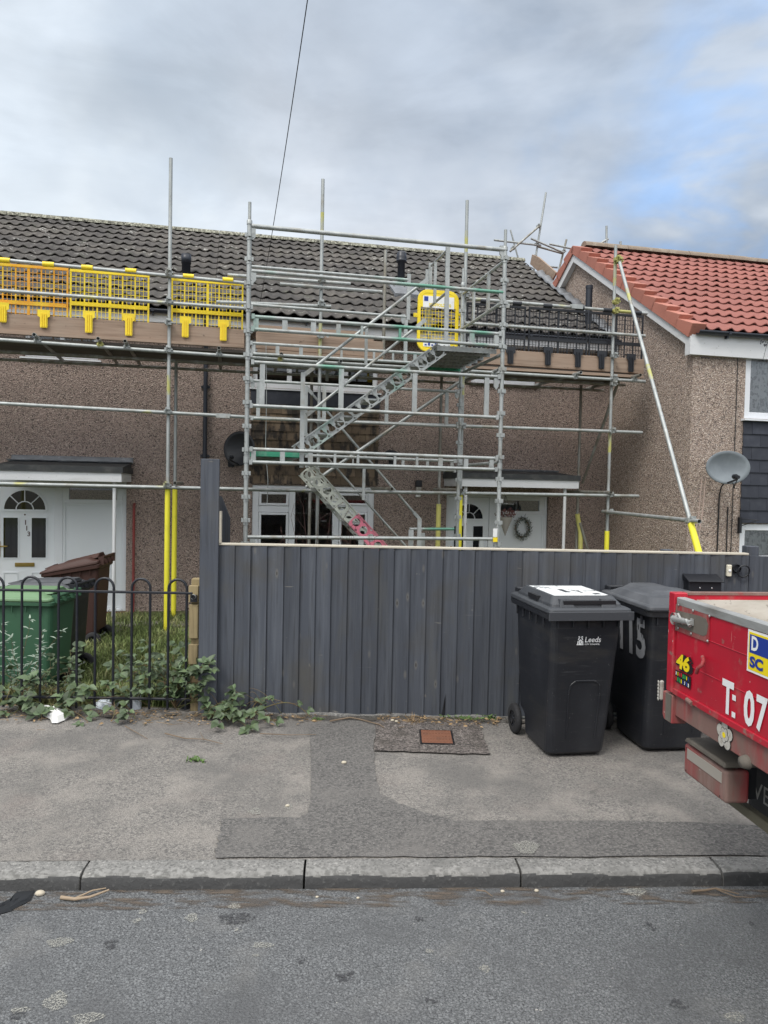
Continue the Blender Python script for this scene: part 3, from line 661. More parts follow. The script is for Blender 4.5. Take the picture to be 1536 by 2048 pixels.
for i, (ch, py) in enumerate((('1',1046),('1',1057.5),('3',1069))):
    numb_text(ch, .075, (1,0,0), (0,0,1), (uu(49+i*2.4,py)-.01, .066, zz(53,py+4.2)), m_num, do, 'number', bold=.025)
sp = MB().lathe([(.0,-.006),(.012,-.006),(.014,0)], (cx,.062,inf[6]+.05), 10, (0,1,0)); part('spy_hole', sp, m_num, do)
pl = MB().box((uu(252,1228), -.002, ZG-.05), (UPT, .0, ZG+.005)); 
pb = MB().box((d_l0, -.02, ZG-.06), (d_r, .04, d_bot)); part('plinth', pb, m_brick_red, t113)
def canopy(t, u0, u1, ztop, zbot, posts, D=1.05):
    z0 = ztop; c = MB(); c.hexa([(u0,-D,zbot+.16),(u1,-D,zbot+.16),(u1,-.002,zbot+.16),(u0,-.002,zbot+.16),(u0,-D,zbot+.20),(u1,-D,zbot+.20),(u1,-.002,zbot+.30),(u0,-.002,zbot+.30)])
    c.box((u0-.02,-D-.03,zbot+.13),(u1+.02,-D-.008,zbot+.215)); c.box((u0-.025,-D-.008,zbot+.13),(u0-.004,-.002,zbot+.215)); c.box((u1+.004,-D-.008,zbot+.13),(u1+.025,-.002,zbot+.215))
    co = part('canopy', c, m_dark_trim, t)
    f_ = MB(); f_.box((u0,-D-.006,zbot),(u1,-D+.014,zbot+.158)); f_.box((u0-.001,-D+.014,zbot),(u0+.018,-.002,zbot+.158)); f_.box((u1-.018,-D+.014,zbot),(u1+.001,-.002,zbot+.158)); f_.box((u0+.018,-D+.014,zbot+.10),(u1-.018,-.002,zbot+.115))
    part('fascia', f_, m_fascia, co)
    fl = MB()
    def ff(i, j): 
        x = u0-.03+(u1-u0+.06)*i; s_ = .012*sin(x*9)+.008*sin(x*23+1)
        return [(x,-.004,ztop),(x,-.02,ztop-.05+s_*.4),(x,-.06+s_,ztop-.12+s_),(x,-.22+s_*2,zbot+.31),][round(j*3)]
    fl.grid(ff, 40, 3); part('flashing', fl, m_lead, co, solid=.006)
    for (pu, pv) in posts:
        p = MB().tube((pu,pv,ZG-.05),(pu,pv,zbot+.10),.026,10); part('post', p, m_post_white, co)
    return co
cz = HP(120, 961.5, -1.05)
canopy(t113, ULEFT+3.2, uu(243,961,-1.05), zz(200,914), cz.z, [(uu(228,1100,-.95), -.95)])
vp = MB(); b_ = HP(372,570,1.3); zt = zz(372,509,1.3); vp.lathe([(.075,b_.z-.4),(.075,zt-.16),(.085,zt-.16),(.085,zt),(.0,zt)], (b_.x,1.3,0), 16); part('roof_flue', vp, m_pipe, ro113)
vp = MB(); zb=zz(372,600,1.2); vp.hexa([(b_.x-.13,.95,zb-.45),(b_.x+.13,.95,zb-.45),(b_.x+.13,1.4,zb-.3),(b_.x-.13,1.4,zb-.3),(b_.x-.13,.95,zb-.35),(b_.x+.13,.95,zb-.35),(b_.x+.13,1.5,zb+.02),(b_.x-.13,1.5,zb+.02)]); part('flue_flashing', vp, m_lead, ro113)
dp = MB(); x = uu(411,800); dp.tube((x,-.06,ZG),(x,-.06,EZ-.55),.034,12); dp.path([(x,-.06,EZ-.56),(x,-.07,EZ-.42),(x,EV-.05,EZ-.2),(x,EV-.05,EZ-.06)],.034,12)
for z_ in (1.0, 2.2, 3.3): dp.lathe([(.04,-.03),(.04,.03)], (x,-.06,z_), 12); dp.box((x-.07,-.025,z_-.02),(x+.07,-.001,z_+.02))
part('downpipe', dp, m_pipe, t113)
rp_ = MB(); x = uu(268,1100); rp_.tube((x,-.05,ZG-.05),(x,-.05,zz(268,1010)),.02,10)
rp_.tube((x,-.05,zz(268,1010)),(x,.0,zz(268,1008)),.022,8); part('gas_pipe', rp_, m_redpipe, t113)

# ---- house with the stair tower in front
wl0, wl1 = uu(504,1030), uu(748,1030); wlt = zz(620,972); wlb = zz(620,1128)
up0, up1 = uu(505,780), uu(756,780); upb = zz(630,780)
sm0, sm1 = uu(942,768), uu(1072,768); smb = zz(1005,768)
e0, e1 = uu(892,1050), uu(1096,1050); dt2 = zz(1000,988)
holes = [(wl0,wl1,wlb,wlt),(up0,up1,upb,EZ-.3),(sm0,sm1,smb,EZ-.3),(e0,e1,d_bot,dt2)]
t115, ro115 = row_house('pebbledashed terraced house with brown hung tiles behind the stair tower', UPT, UG-.004, holes)
ml = [uu(584,1030)-.0, uu(672,1030)]
window(t115, wl0, wl1, wlb, wlt, -.03, mull=[x for x in ml], trans=(zz(540,1018), None, zz(710,1018)), fw=.105)
bl = MB()      # brown boarded blind / room side behind the panes
window(t115, up0, up1, upb, EZ-.3, 0, mull=(uu(579,780), uu(692,780)), fw=.08)
window(t115, sm0, sm1, smb, EZ-.3, 0, mull=((sm0+sm1)/2,))
hb = MB(); hb.box((up0-.03,-.03,zz(630,812)),(up1+.03,-.002,upb-.036)); part('apron_board', hb, m_hung_blue, t115)
def hung(mb, u0, u1, z0, z1, v, rows, tw, th=.012):
    c = (z1-z0)/rows
    for i in range(rows):
        zb = z0+i*c; off = (i % 2)*tw/2; x = u0-off
        while x < u1:
            a, b = max(u0, x+.002), min(u1, x+tw-.002)
            if b-a > .015:
                j_ = random.uniform(-.003, .003); dz_ = random.uniform(-.003, .003)
                mb.hexa([(a,v-.034+j_,zb+dz_),(b,v-.034+j_,zb+dz_),(b,v-.022+j_,zb+dz_),(a,v-.022+j_,zb+dz_),(a,v-.018,zb+c+.01),(b,v-.018,zb+c+.01),(b,v-.006,zb+c+.01),(a,v-.006,zb+c+.01)])
            x += tw
hg = MB(); hung(hg, up0-.02, up1+.02, zz(630,969), zz(630,813), 0, 9, .165); part('hung_tiles', hg, m_hung, t115)
bk = MB().box((up0-.02,-.006,zz(630,969)),(up1+.02,-.001,zz(630,813))); part('tile_backing', bk, m_dark_trim, t115)
do2, inf2 = door_set(t115, uu(915,1050), uu(985,1050), uu(995,1050), e1, dt2, d_bot, False) if False else door_set(t115, e0, uu(980,1050), uu(991,1050), e1, dt2, d_bot, False)
cz2 = HP(1040, 975, -1.0)
canopy(t115, uu(924,972,-1.0), uu(1157,977,-1.0), zz(1000,938), cz2.z, [(uu(1128,1050,-.92), -.92), (uu(930,1050,-.92), -.92)], 1.0)
b_ = HP(802,560,1.5); zt = zz(802,503,1.5); vp = MB()
vp.lathe([(.07,b_.z-.5),(.07,zt-.20),(.10,zt-.20),(.10,zt-.16),(.085,zt-.15),(.105,zt-.11),(.09,zt-.09),(.09,zt-.04),(.06,zt),(0,zt)], (b_.x,1.5,0), 18)
part('roof_flue', vp, m_pipe, ro115)
zb = zz(800,580,1.3); vp = MB(); vp.hexa([(b_.x-.24,.92,zb-.24),(b_.x+.24,.92,zb-.24),(b_.x+.24,1.7,zb+.2),(b_.x-.24,1.7,zb+.2),(b_.x-.24,.9,zb-.17),(b_.x+.24,.9,zb-.17),(b_.x+.24,1.7,zb+.27),(b_.x-.24,1.7,zb+.27)]); part('flue_flashing', vp, m_lead, ro115)
b_ = HP(1180,610,.3); vp = MB(); zt = zz(1180,573,.3); vp.tube((b_.x-.05,.25,b_.z-.6),(b_.x-.05,.25,zt),.06,14); vp.lathe([(.066,-.03),(.066,.03)],(b_.x-.05,.25,zt-.03),14); part('soil_vent_pipe', vp, m_pipe, ro115)
fl = MB()       # stepped lead flashing where the dark roof meets the gable
def fz(v): return EZ+.04+(v-EV)/(RV-EV)*(RZ-EZ)
fl.grid(lambda i, j: ((UG-.03-.16*j), EV+.05+3.3*i, fz(EV+.05+3.3*i)+.05+.02*sin(i*60)+(.06 if j == 0 else 0)), 40, 1); part('flashing', fl, m_lead, ro115, solid=.01)
# verge at the free end of the dark roof
# ---- red-roofed house
pk = HU(1148, 494, UG-.1); ec = HU(1384, 658, UG-.1)
NV0 = -2.43; NR = NV0-.25; half = 3.9; NRV = NV0-.3+half+.05; 
NZ = pk.z; NE = ec.z
print('red ridge', pk, 'eave', ec)
NRV = pk.y; NEV = ec.y; NBV = NRV+(NRV-NEV)
UN1 = UG+6.5
tN = thing('end_house', 'pebbledashed house with new red tiled roof and slate-blue hung tiles', 'house', (UG+3,NV0,ZG), H)
def nuz(px, py): q = HP(px, py, NV0); return q.x, q.z
nu0 = nuz(1490,780)[0]; nz_a, nz_b = nuz(1512,702)[1], nuz(1512,838)[1]; nz_c, nz_d = nuz(1512,1048)[1], nuz(1512,1125)[1]
nu1 = nu0+1.85
holes = [(nu0,nu1,nz_b,nz_a),(nu0,nu1,nz_d,nz_c)]
wl = MB(); slope = (NZ-NE)/(NRV-NEV)
wtop = NE-.16
wall_front(wl, UG, UN1, ZG-.1, wtop, NV0, holes)
def rz_(v): return NZ-.20-abs(v-NRV)*slope
for u in (UG, UN1): wl.face([(u,NV0,ZG-.1),(u,NBV-.3,ZG-.1),(u,NBV-.3,rz_(NBV-.3)),(u,NRV,rz_(NRV)),(u,NV0,rz_(NV0))])
wl.face([(UG,NV0,wtop),(UN1,NV0,wtop),(UN1,NV0,rz_(NV0)),(UG,NV0,rz_(NV0))])
wl.face([(UG,NBV-.3,ZG-.1),(UN1,NBV-.3,ZG-.1),(UN1,NBV-.3,wtop),(UG,NBV-.3,wtop)])
part('wall', wl, m_pebble2, tN, fixn=False)
rm = MB(); tiled_roof(rm, UG+.02, UN1, NEV, NE, NRV, NZ, 13, .21, amp=.038); 
rr_ = part('roof', rm, m_tile_red, tN, fixn=False)
bk = MB(); bk.face([(UG-.08,NEV+.03,NE-.02),(UN1,NEV+.03,NE-.02),(UN1,NRV,NZ-.03),(UG-.08,NRV,NZ-.03)]); bk.face([(UG-.08,NRV,NZ-.03),(UN1,NRV,NZ-.03),(UN1,NBV,NE-.02),(UG-.08,NBV,NE-.02)]); part('rear_slope', bk, m_tile_red, rr_)
rg = MB(); ridge(rg, UG+.1, UN1, NRV, NZ+.02, .11); part('ridge', rg, m_ridge_red, rr_)
vt = MB()
for side in (0, 1):
    n = 12; A = Vector((0, NEV if side == 0 else NBV, NE)); B = Vector((0, NRV, NZ)); d = (B-A); l_ = d.length/n; d.normalize(); nn = Vector((0,-d.z,d.y)) 
    if nn.z < 0: nn = -nn
    for i in range(n):
        p = A+d*(i*l_-.02); q = A+d*((i+1)*l_+.015); a_, b__ = .098, .022
        for (x0, x1, h0, h1) in ((UG-.135, UG+.10, 0, 1), ):
            P = [Vector((x0,0,0))+p-nn*.12, Vector((x1,0,0))+p-nn*.12+nn*.08, Vector((x1,0,0))+q-nn*.12+nn*.08, Vector((x0,0,0))+q-nn*.12,
                 Vector((x0,0,0))+p+nn*a_, Vector((x1,0,0))+p+nn*a_, Vector((x1,0,0))+q+nn*b__, Vector((x0,0,0))+q+nn*b__]
            vt.hexa(P)
part('verge_tiles', vt, m_verge_red, rr_, bevel=.006)
bb = MB()
for side in (0, 1):
    A = Vector((0, NEV+.02 if side == 0 else NBV, NE-.1)); B = Vector((0, NRV, NZ-.1)); n_ = Vector((0,0,-.17))
    if side == 0:
        bb.prism([(UG-.105,A.y,A.z),(UG-.105,B.y,B.z),(UG-.105,B.y,B.z-.19),(UG-.105,NV0+.05,rz_(NV0+.05)-.075),(UG-.105,NV0+.05,wtop-.20),(UG-.105,A.y,wtop-.20)], (.022,0,0))
        bb.prism([(UG-.083,B.y,B.z-.185),(UG-.083,NV0+.05,rz_(NV0+.05)-.06),(UG+.0,NV0+.05,rz_(NV0+.05)-.06),(UG,B.y,B.z-.185)], (0,0,.012))
    else:
        bb.prism([(UG-.105,B.y,B.z),(UG-.105,B.y,B.z-.19),(UG-.105,A.y,A.z-.19),(UG-.105,A.y,A.z)], (.022,0,0)); bb.prism([(UG-.083,B.y,B.z-.185),(UG-.083,A.y,A.z-.185),(UG,A.y,A.z-.185),(UG,B.y,B.z-.185)], (0,0,.012))
part('bargeboard', bb, m_fascia, rr_)
fa = MB(); fa.box((UG-.083,NEV+.02,wtop-.20),(UN1,NEV+.042,NE-.03)); fa.box((UG-.083,NEV+.042,wtop-.20),(UN1,NV0-.002,wtop-.188)); part('fascia', fa, m_fascia, rr_)
gutter(tN, UG-.03, UN1, NEV-.035, NE-.02, .058)
window(tN, nu0, nu1, nz_b, nz_a, NV0-.04, mull=(nu0+.75,), curtain=True, fw=.10); window(tN, nu0, nu1, nz_d, nz_c, NV0-.04, mull=(nu0+.75,), curtain=True, fw=.10)
hg = MB(); hung(hg, nu0-.02, nu1+.02, nuz(1512,1046)[1], nz_b-.04, NV0, 8, .3); part('hung_tiles', hg, m_hung_blue, tN)
hd = MB().box((nu0-.03,NV0-.015,nz_a),(nu1,NV0-.002,nz_a+.16)); part('window_head', hd, m_fascia, tN)
cb = MB(); x = nuz(1463,1040)[0]; cb.tube((x,NV0-.012,ZG),(x,NV0-.012,wtop-.2),.006,6); cb.tube((x-.08,NV0-.014,ZG),(x-.08,NV0-.014,nuz(0,990)[1]),.009,6); part('cable', cb, m_cable, tN)
# little black vent bracket and hook on the lower window
q = HP(1477,1050,NV0); bx = MB().box((q.x-.02,NV0-.05,q.z-.12),(q.x+.02,NV0-.002,q.z+.12)); bx.tube((q.x,NV0-.03,q.z-.02),(q.x+.16,NV0-.2,q.z+.08),.006,6); bx.tube((q.x,NV0-.03,q.z+.1),(q.x+.2,NV0-.2,q.z+.08),.006,6); part('wall_bracket', bx, m_black, tN)

# ================================================================== SCAFFOLD ON THE ROW
VO, VI, TF, TB = -1.75, -.55, -3.55, -1.95
TR = .0245
sc = thing('scaffold', 'galvanised tube scaffold with boarded walkway along the eaves of the dark-roofed row', 'scaffold', (-1, VO, ZG), H)
def mtube(name, p0, p1, mat, parent, r=TR, label=None, n=10, hollow=False):
    mb = MB().tube(p0, p1, r, n, caps=not hollow)
    if hollow:
        d = (Vector(p1)-Vector(p0)).normalized(); mb.tube(Vector(p0), Vector(p1), r*.86, n, caps=False)
        for e, s_ in ((Vector(p0), 1), (Vector(p1), -1)):
            mb.lathe([(r*.86, 0), (r, 0)], e, n, d)
            mb.lathe([(.0, .10*s_), (r*.86, .10*s_)], e, n, d)
    return part(name, mb, mat, parent, label)
def vert(px, py, v, ytop=None, zbot=ZG+.02, mat=None, parent=None, ybot=None, name='standard', r=TR, ztop=None, plate=False):
    p = HP(px, py, v); zt = ztop if ztop is not None else HP(px, ytop, v).z; zb = HP(px, ybot, v).z if ybot else zbot
    mb = MB().tube((p.x, v, zb), (p.x, v, zt), r, 12)
    if plate: mb.box((p.x-.075, v-.075, zb-.02), (p.x+.075, v+.075, zb-.012))
    o = part(name, mb, mat or m_gal, parent or sc); return p.x, o
def sleeve(u, v, z0, z1, o, mat=None, r=.036, tilt=0.):
    mb = MB(); pts = [(u+tilt*(1-t)*(1 if t < 1 else 1), v, z0+(z1-z0)*t) for t in (0, .25, .5, .75, 1)]
    mb.path(pts, r, 14); part('foam_sleeve', mb, mat or m_foam, o)
def coupler(parent, p, mat=None, s=1.):
    c = MB(); u, v, z = p
    c.box((u-.036*s, v-.036*s, z-.030*s), (u+.036*s, v+.034*s, z+.030*s)); c.box((u-.052*s, v-.045*s, z-.022*s), (u-.034*s, v+.02*s, z+.022*s)); c.box((u-.03*s, v-.066*s, z+.02*s), (u+.03*s, v-.03*s, z+.05*s))
    c.tube((u+.045*s, v-.05*s, z), (u+.045*s, v+.03*s, z), .012*s, 6); c.tube((u-.02*s, v-.07*s, z+.034*s), (u-.02*s, v-.03*s, z-.045*s), .008*s, 6)
    part('coupler', c, mat or m_galy, parent)
us1, s1 = vert(337, 800, VO, ytop=316); sleeve(us1, VO, ZG+.02, HP(336, 965, VO).z, s1)
us2, s2 = vert(641, 650, VO, ytop=358)
us3, s3 = vert(926, 760, VO, ytop=400); sleeve(us3, VO, ZG+.02, HP(921, 985, VO).z, s3)
us4, s4 = vert(1224, 740, VO, ytop=490); sleeve(us4, VO, ZG+.02, HP(1213, 1062, VO).z, s4)
for k_ in (1, 2):
    for v_ in (VO, VI):
        u_ = us1-2.75*k_; o_ = part('standard', MB().tube((u_,v_,ZG+.02),(u_,v_,HP(337,316,VO).z if v_ == VO else HP(351,722,VI).z),TR,12), m_gal, sc); sleeve(u_, v_, ZG+.02, HP(336,965,VO).z, o_)
for (u_, px_, ya_, yb_, o_) in ((us2,643,425,470,s2),(us2,641,640,735,s2),(us3,936,462,505,s3),(us3,925,740,790,s3),(us4,1231,525,572,s4),(us4,1219,862,905,s4),(us1,337,750,790,s1)):
    part('paint_band', MB().tube((u_,VO,HP(px_,ya_,VO).z),(u_,VO,HP(px_,yb_,VO).z),.0252,12,caps=False), m_band, o_)
ui1, i1 = vert(351, 850, VI, ytop=722); sleeve(ui1, VI, ZG+.02, HP(346, 975, VI).z, i1, r=.038)
ui2, i2 = vert(622, 850, VI, ytop=725, mat=m_brown_tube)
vert(655, 700, VI-.1, ytop=672, ybot=762, mat=m_galy)
ui3, i3 = vert(881, 850, VI, ytop=752, mat=m_brown_tube); sleeve(ui3, VI, ZG+.02, HP(877, 1008, VI).z, i3, m_foam_old, .04)
ui4, i4 = vert(1160, 850, VI, ytop=770, mat=m_brown_tube)
p0 = HP(1155, 1100, VI); z1 = HP(1148, 1028, VI).z
sl_ = MB().path([(p0.x+.02, VI-.05, ZG), (p0.x+.03, VI-.05, p0.z), (p0.x+.02, VI-.05, p0.z+(z1-p0.z)*.5), (p0.x-.06, VI-.07, z1)], .04, 12); part('foam_sleeve', sl_, m_foam_old, i4)
vert(769, 600, VO+.25, ytop=500, ybot=722, mat=m_brown_tube)
# long tubes along the row: (pixel a, pixel b, plane, material, name)
def line(a, b, v, mat=None, name='ledger', parent=None, r=TR, b_v=None, hollow=False, label=None):
    return mtube(name, HP(*a, v), HP(*b, v if b_v is None else b_v), mat or m_gal, parent or sc, r, label, hollow=hollow)
vo = VO-.052
line((-500,472), (489,566), vo, name='guard_rail', mat=m_gal)
line((-500,545), (489,617), vo, name='guard_rail', mat=m_galy)
line((433,604), (662,613), vo+.02, name='guard_rail', mat=m_galy)
line((-500,644), (600,722), vo); line((598,722), (1290,763), vo-.001, mat=m_galy)
line((-500,779), (602,840), vo, mat=m_galy); line((600,840), (1284,865), vo)
line((-500,956), (610,981), vo, mat=m_galy); line((608,981), (1277,992), vo)
line((936,597), (1294,627), vo, name='guard_rail', mat=m_galy)
line((930,646), (1290,672), vo, name='guard_rail')
line((455,550), (701,568), vo+.04, name='guard_rail', mat=m_galy)
line((560,568), (764,584), vo, name='guard_rail', mat=m_galy)
zl_ = HP(700, 728, VO).z
# inner ledgers under the boards
for v_ in (VI+.05, -1.2): mtube('ledger', (ULEFT+1, v_, zl_-.0), (us4+.55, v_, zl_-.0), m_brown_tube, sc)
mtube('ledger', (ULEFT+1, VI+.05, HP(800,985,VI).z), (us4+.0, VI+.05, HP(800,985,VI).z), m_brown_tube, sc)
# transoms with open ends poking out
zt_ = zl_+.05
for px, py in ((68,669), (196,677), (250,682), (438,696), (563,708), (682,722), (996,740), (1162,745), (1281,750)):
    p = HP(px, py, VO-.24); mtube('transom', (p.x, VO-.24, p.z), (p.x, -.3, zt_), m_galy if px in (68,682,996,1162) else m_brown_tube, sc, hollow=True); coupler(sc, (p.x, vo, p.z-.045), m_galy, .8)
for (px, py, nm) in ((350,966,1), (924,980,1), (1222,985,1), (784,978,1)):
    p = HP(px, py, VO-.16); mtube('transom', (p.x, VO-.16, p.z), (p.x, -.42, p.z+.0), m_brown_tube, sc, hollow=True)
line((949,743), (612,974), VO+.10, name='brace', mat=m_gal, b_v=VO+.06, hollow=True)
line((1254,715), (1165,966), VO+.2, name='brace', mat=m_brown_tube, b_v=VI+.1)
line((1160,1045), (1176,1101), VI-.1, name='brace', mat=m_brown_tube)
# couplers where tubes cross the standards
for (px, ys) in ((339,(546,603,646,700,823,970)), (641,(560,608,672,725,843,982)), (924,(590,744,853,985)), (1222,(518,603,622,712,756,768,862,990,1024))):
    for y in ys:
        p = HP(px, y, vo); uu_ = us1 if px == 339 else us2 if px == 641 else us3 if px == 924 else us4
        coupler(sc, (uu_, vo, p.z))
p = HP(446, 832, vo); mb = MB().tube((p.x-.1, vo, p.z), (p.x+.1, vo, p.z), .033, 10); mb.box((p.x-.09, vo-.045, p.z-.03), (p.x+.09, vo-.03, p.z+.03)); part('sleeve_coupler', mb, m_galy, sc)
for px, py in ((1152,614), (1005,612)):
    p = HP(px, py, vo); mb = MB().tube((p.x-.1, vo, p.z), (p.x+.1, vo, p.z), .034, 10); mb.box((p.x-.09, vo-.05, p.z-.035), (p.x+.09, vo-.03, p.z+.03)); part('sleeve_coupler', mb, m_galy, sc)
# walkway boards
zb_ = zt_+TR+.002
for (a, b) in ((ULEFT+1, us1+1.2), (us1+1.21, us4+.5)):
    pass
bd = MB()
for k in range(5):
    v0 = VO+.05+k*.235; x = ULEFT+1+random.uniform(0, .5)
    while x < us4+.4:
        x1 = min(x+3.9, us4+.5); dz = random.uniform(0, .004)
        bd.box((x+.004, v0+.004, zb_+dz), (x1-.004, v0+.229, zb_+.038+dz)); x = x1
part('walkway_boards', bd, m_wood_under, sc, label='boards laid flat on the tubes, underside shade in their colour', bevel=.004)
def toe(pa, pb, hgt, v=VO-.030, mat=None):
    a, b = HP(*pa, v), HP(*pb, v); z0 = lambda t: a.z+(b.z-a.z)*t
    mb = MB().hexa([(a.x, v-.019, a.z-hgt), (b.x, v-.019, b.z-hgt), (b.x, v+.019, b.z-hgt), (a.x, v+.019, a.z-hgt), (a.x, v-.019, a.z), (b.x, v-.019, b.z), (b.x, v+.019, b.z), (a.x, v+.019, a.z)])
    return part('toe_board', mb, mat or m_wood, sc, bevel=.004)
vt_ = VO+.045
toe((-500,595), (338,648), .228, vt_); toe((339,648), (489,660), .228, vt_); toe((512,664), (766,684), .228, vt_); toe((925,694), (1287,719), .228, vt_)
for pa, pb in (((-500,630),(488,690)), ((515,698),(766,716)), ((925,730),(1287,751))):
    a, b = HP(*pa, VO+.01), HP(*pb, VO+.01); mb = MB().hexa([(a.x,VO+.0,a.z-.04),(b.x,VO,b.z-.04),(b.x,VO+.06,b.z-.04),(a.x,VO+.06,a.z-.04),(a.x,VO,a.z),(b.x,VO,b.z),(b.x,VO+.06,b.z),(a.x,VO+.06,a.z)]); part('edge_board', mb, m_wood, sc)
a, b = HP(515, 645, VI), HP(760, 664, VI); mb = MB()
for k in range(3): mb.box((a.x, VI+.0+.01*k, a.z-.32+.10*k), (b.x-.1*k, VI+.03+.01*k, a.z-.23+.10*k))
part('inner_boards', mb, m_wood, sc)
# raking shore and its tie
top = HP(1238, 520, vo); mid_ = None
tie0 = H.l(HP(1194, 1022, VO+.05)) if False else HP(1210, 1023, VO-.06)
zt2 = tie0.z; c_ = Vector((0,0,CAMZ)); d_ = ray(1380, 1041); tt = (zt2-CAMZ)/d_.z; tk = H.l(c_+d_*tt)
ft = Vector((tk.x, tk.y, tk.z)) + (Vector((tk.x,tk.y,tk.z))-top).normalized()*((tk.z-(ZG+.03))/abs((Vector(tk)-top).normalized().z))
rk = mtube('raking_shore', top, ft, m_gal, sc, n=12)
for t0_, t1_ in ((.10,.14),(.33,.37),(.70,.75)): part('paint_band', MB().tube(top.lerp(ft,t0_), top.lerp(ft,t1_), .0252, 12, caps=False), m_band, rk)
dv = (Vector(tk)-Vector(top)).normalized(); s0_ = Vector(tk)+dv*.05; part('foam_sleeve', MB().tube(s0_, ft, .037, 14), m_foam, rk)
dt = (Vector(tk)-tie0).normalized(); mtube('tie', tie0-dt*.12+Vector((0,0,0)), Vector(tk)+dt*.24+Vector((0,0,-.0)), m_galy, sc, hollow=True)
coupler(sc, (tk.x, tk.y, tk.z+.0)); coupler(sc, (top.x, top.y, top.z-.02))
print('raker', top, tk, ft)

# ---- brick guards hung on the guard rail
def guard(px0, px1, pt, pb, mat, label, tongues, v=VO+.088, black=False, group='yellow brick guard panels'):
    a = HP(px0, pt[0], v); b = HP(px1, pt[1], v); zt = (a.z+b.z)/2; zb = (HP(px0, pb[0], v).z+HP(px1, pb[1], v).z)/2
    t = thing('brick_guard', label, 'brick guard', ((a.x+b.x)/2, v, zb), H, group)
    L_, Rr = a.x, b.x; Hh = zt-zb; mb = MB(); bw = .0065
    def bx(x0, x1, z0, z1, d=.006, o=0): mb.box((x0, v-d+o, z0), (x1, v+d+o, z1))
    bx(L_, Rr, zt-.035, zt, .012); bx(L_, L_+.022, zb, zt-.035, .010); bx(Rr-.022, Rr, zb, zt-.035, .010)
    zm = zb+Hh*.30; bx(L_+.022, Rr-.022, zm, zm+.05, .016)
    nb = 6; w_ = (Rr-L_-.044)/nb
    for k in range(1, nb): 
        x = L_+.022+w_*k; hw_ = (.017 if k == 3 else .009); bx(x-hw_, x+hw_, zb, zt-.036, .006)
    for k in range(nb):
        for j in (1, 2):
            x = L_+.022+w_*(k+j/3); bx(x-bw/2, x+bw/2, zb, zt-.036, .003)
    for (z0, z1, n) in ((zb, zm, round((zm-zb)/.062)), (zm+.05, zt-.035, round((zt-zm-.085)/.062))):
        for j in range(0 if z0 == zb else 1, n):
            z = z0+(z1-z0)*j/n; bx(L_+.02, Rr-.02, z, z+bw, .0025)
    part('mesh_panel', mb, mat, t)
    for px, py0, py1 in tongues:
        vv = v; v = VO+.012; p = HP(px, py0, v); q = HP(px, py1, v); tm = MB()
        tm.prism([(p.x-.075,v-.016,p.z),(p.x+.075,v-.016,p.z),(p.x+.075,v-.016,p.z-.085),(p.x+.046,v-.016,p.z-.10),(p.x+.046,v-.016,q.z+.02),(p.x+.040,v-.016,q.z),(p.x-.040,v-.016,q.z),(p.x-.046,v-.016,q.z+.02),(p.x-.046,v-.016,p.z-.10),(p.x-.075,v-.016,p.z-.085)], (0,.010,0))
        for k in (-1, 0, 1): tm.box((p.x+k*.026-.006, v-.028, q.z+.01), (p.x+k*.026+.006, v-.016, p.z-.05))
        tm.box((p.x-.06, v-.010, p.z-.012), (p.x+.06, vv, p.z-.002)); part('toe_clip', tm, m_yel if mat is m_org else mat, t); v = vv
    for f_ in (.24, .78):
        x = L_+(Rr-L_)*f_; zr = HP(px0+(px1-px0)*f_, pt[0]+(pt[1]-pt[0])*f_, vo).z-.01; hm = MB(); pts = []
        for k in range(13): q = -pi*.6+2*pi*.80*k/12; pts.append((0, vo-cos(q)*.034, zr+.045+sin(q)*.034))
        for (p, q) in zip(pts, pts[1:]): hm.prism([(x-.07,p[1],p[2]),(x+.07,p[1],p[2]),(x+.07,q[1],q[2]),(x-.07,q[1],q[2])], Vector((0,(vo-p[1])*.12,(zr+.045-p[2])*.12)))
        part('rail_hook', hm, mat if not mat is m_org else m_yel, t)
guard(-24, 137, (523,538), (640,650), m_org, 'orange-yellow plastic brick guard at the left end of the scaffold walkway', ((6,605,645), (88,620,656)))
guard(140, 299, (538,550), (640,652), m_yel, 'bright yellow plastic brick guard between the orange panel and the tallest pole', ((178,622,666), (258,628,672)))
guard(343, 487, (555,568), (652,664), m_yel, 'yellow plastic brick guard between the tallest pole and the stair tower', ((371,633,675), (447,640,682)))
gb = 'black brick guard panels'
guard(934, 1052, (605,613), (700,708), m_guard_black, 'black plastic brick guard just right of the yellow gate, partly behind the tower', ((958,688,722), (1021,694,728)), black=True, group=gb)
guard(1058, 1176, (614,622), (708,716), m_guard_black, 'black plastic brick guard between the tower corner and the black vent pipe', ((1096,694,731), (1156,698,735)), black=True, group=gb)
guard(1179, 1287, (622,632), (712,722), m_guard_black, 'black plastic brick guard at the right-hand end, across the pebbledashed gable', ((1203,702,738), (1262,708,744)), black=True, group=gb)

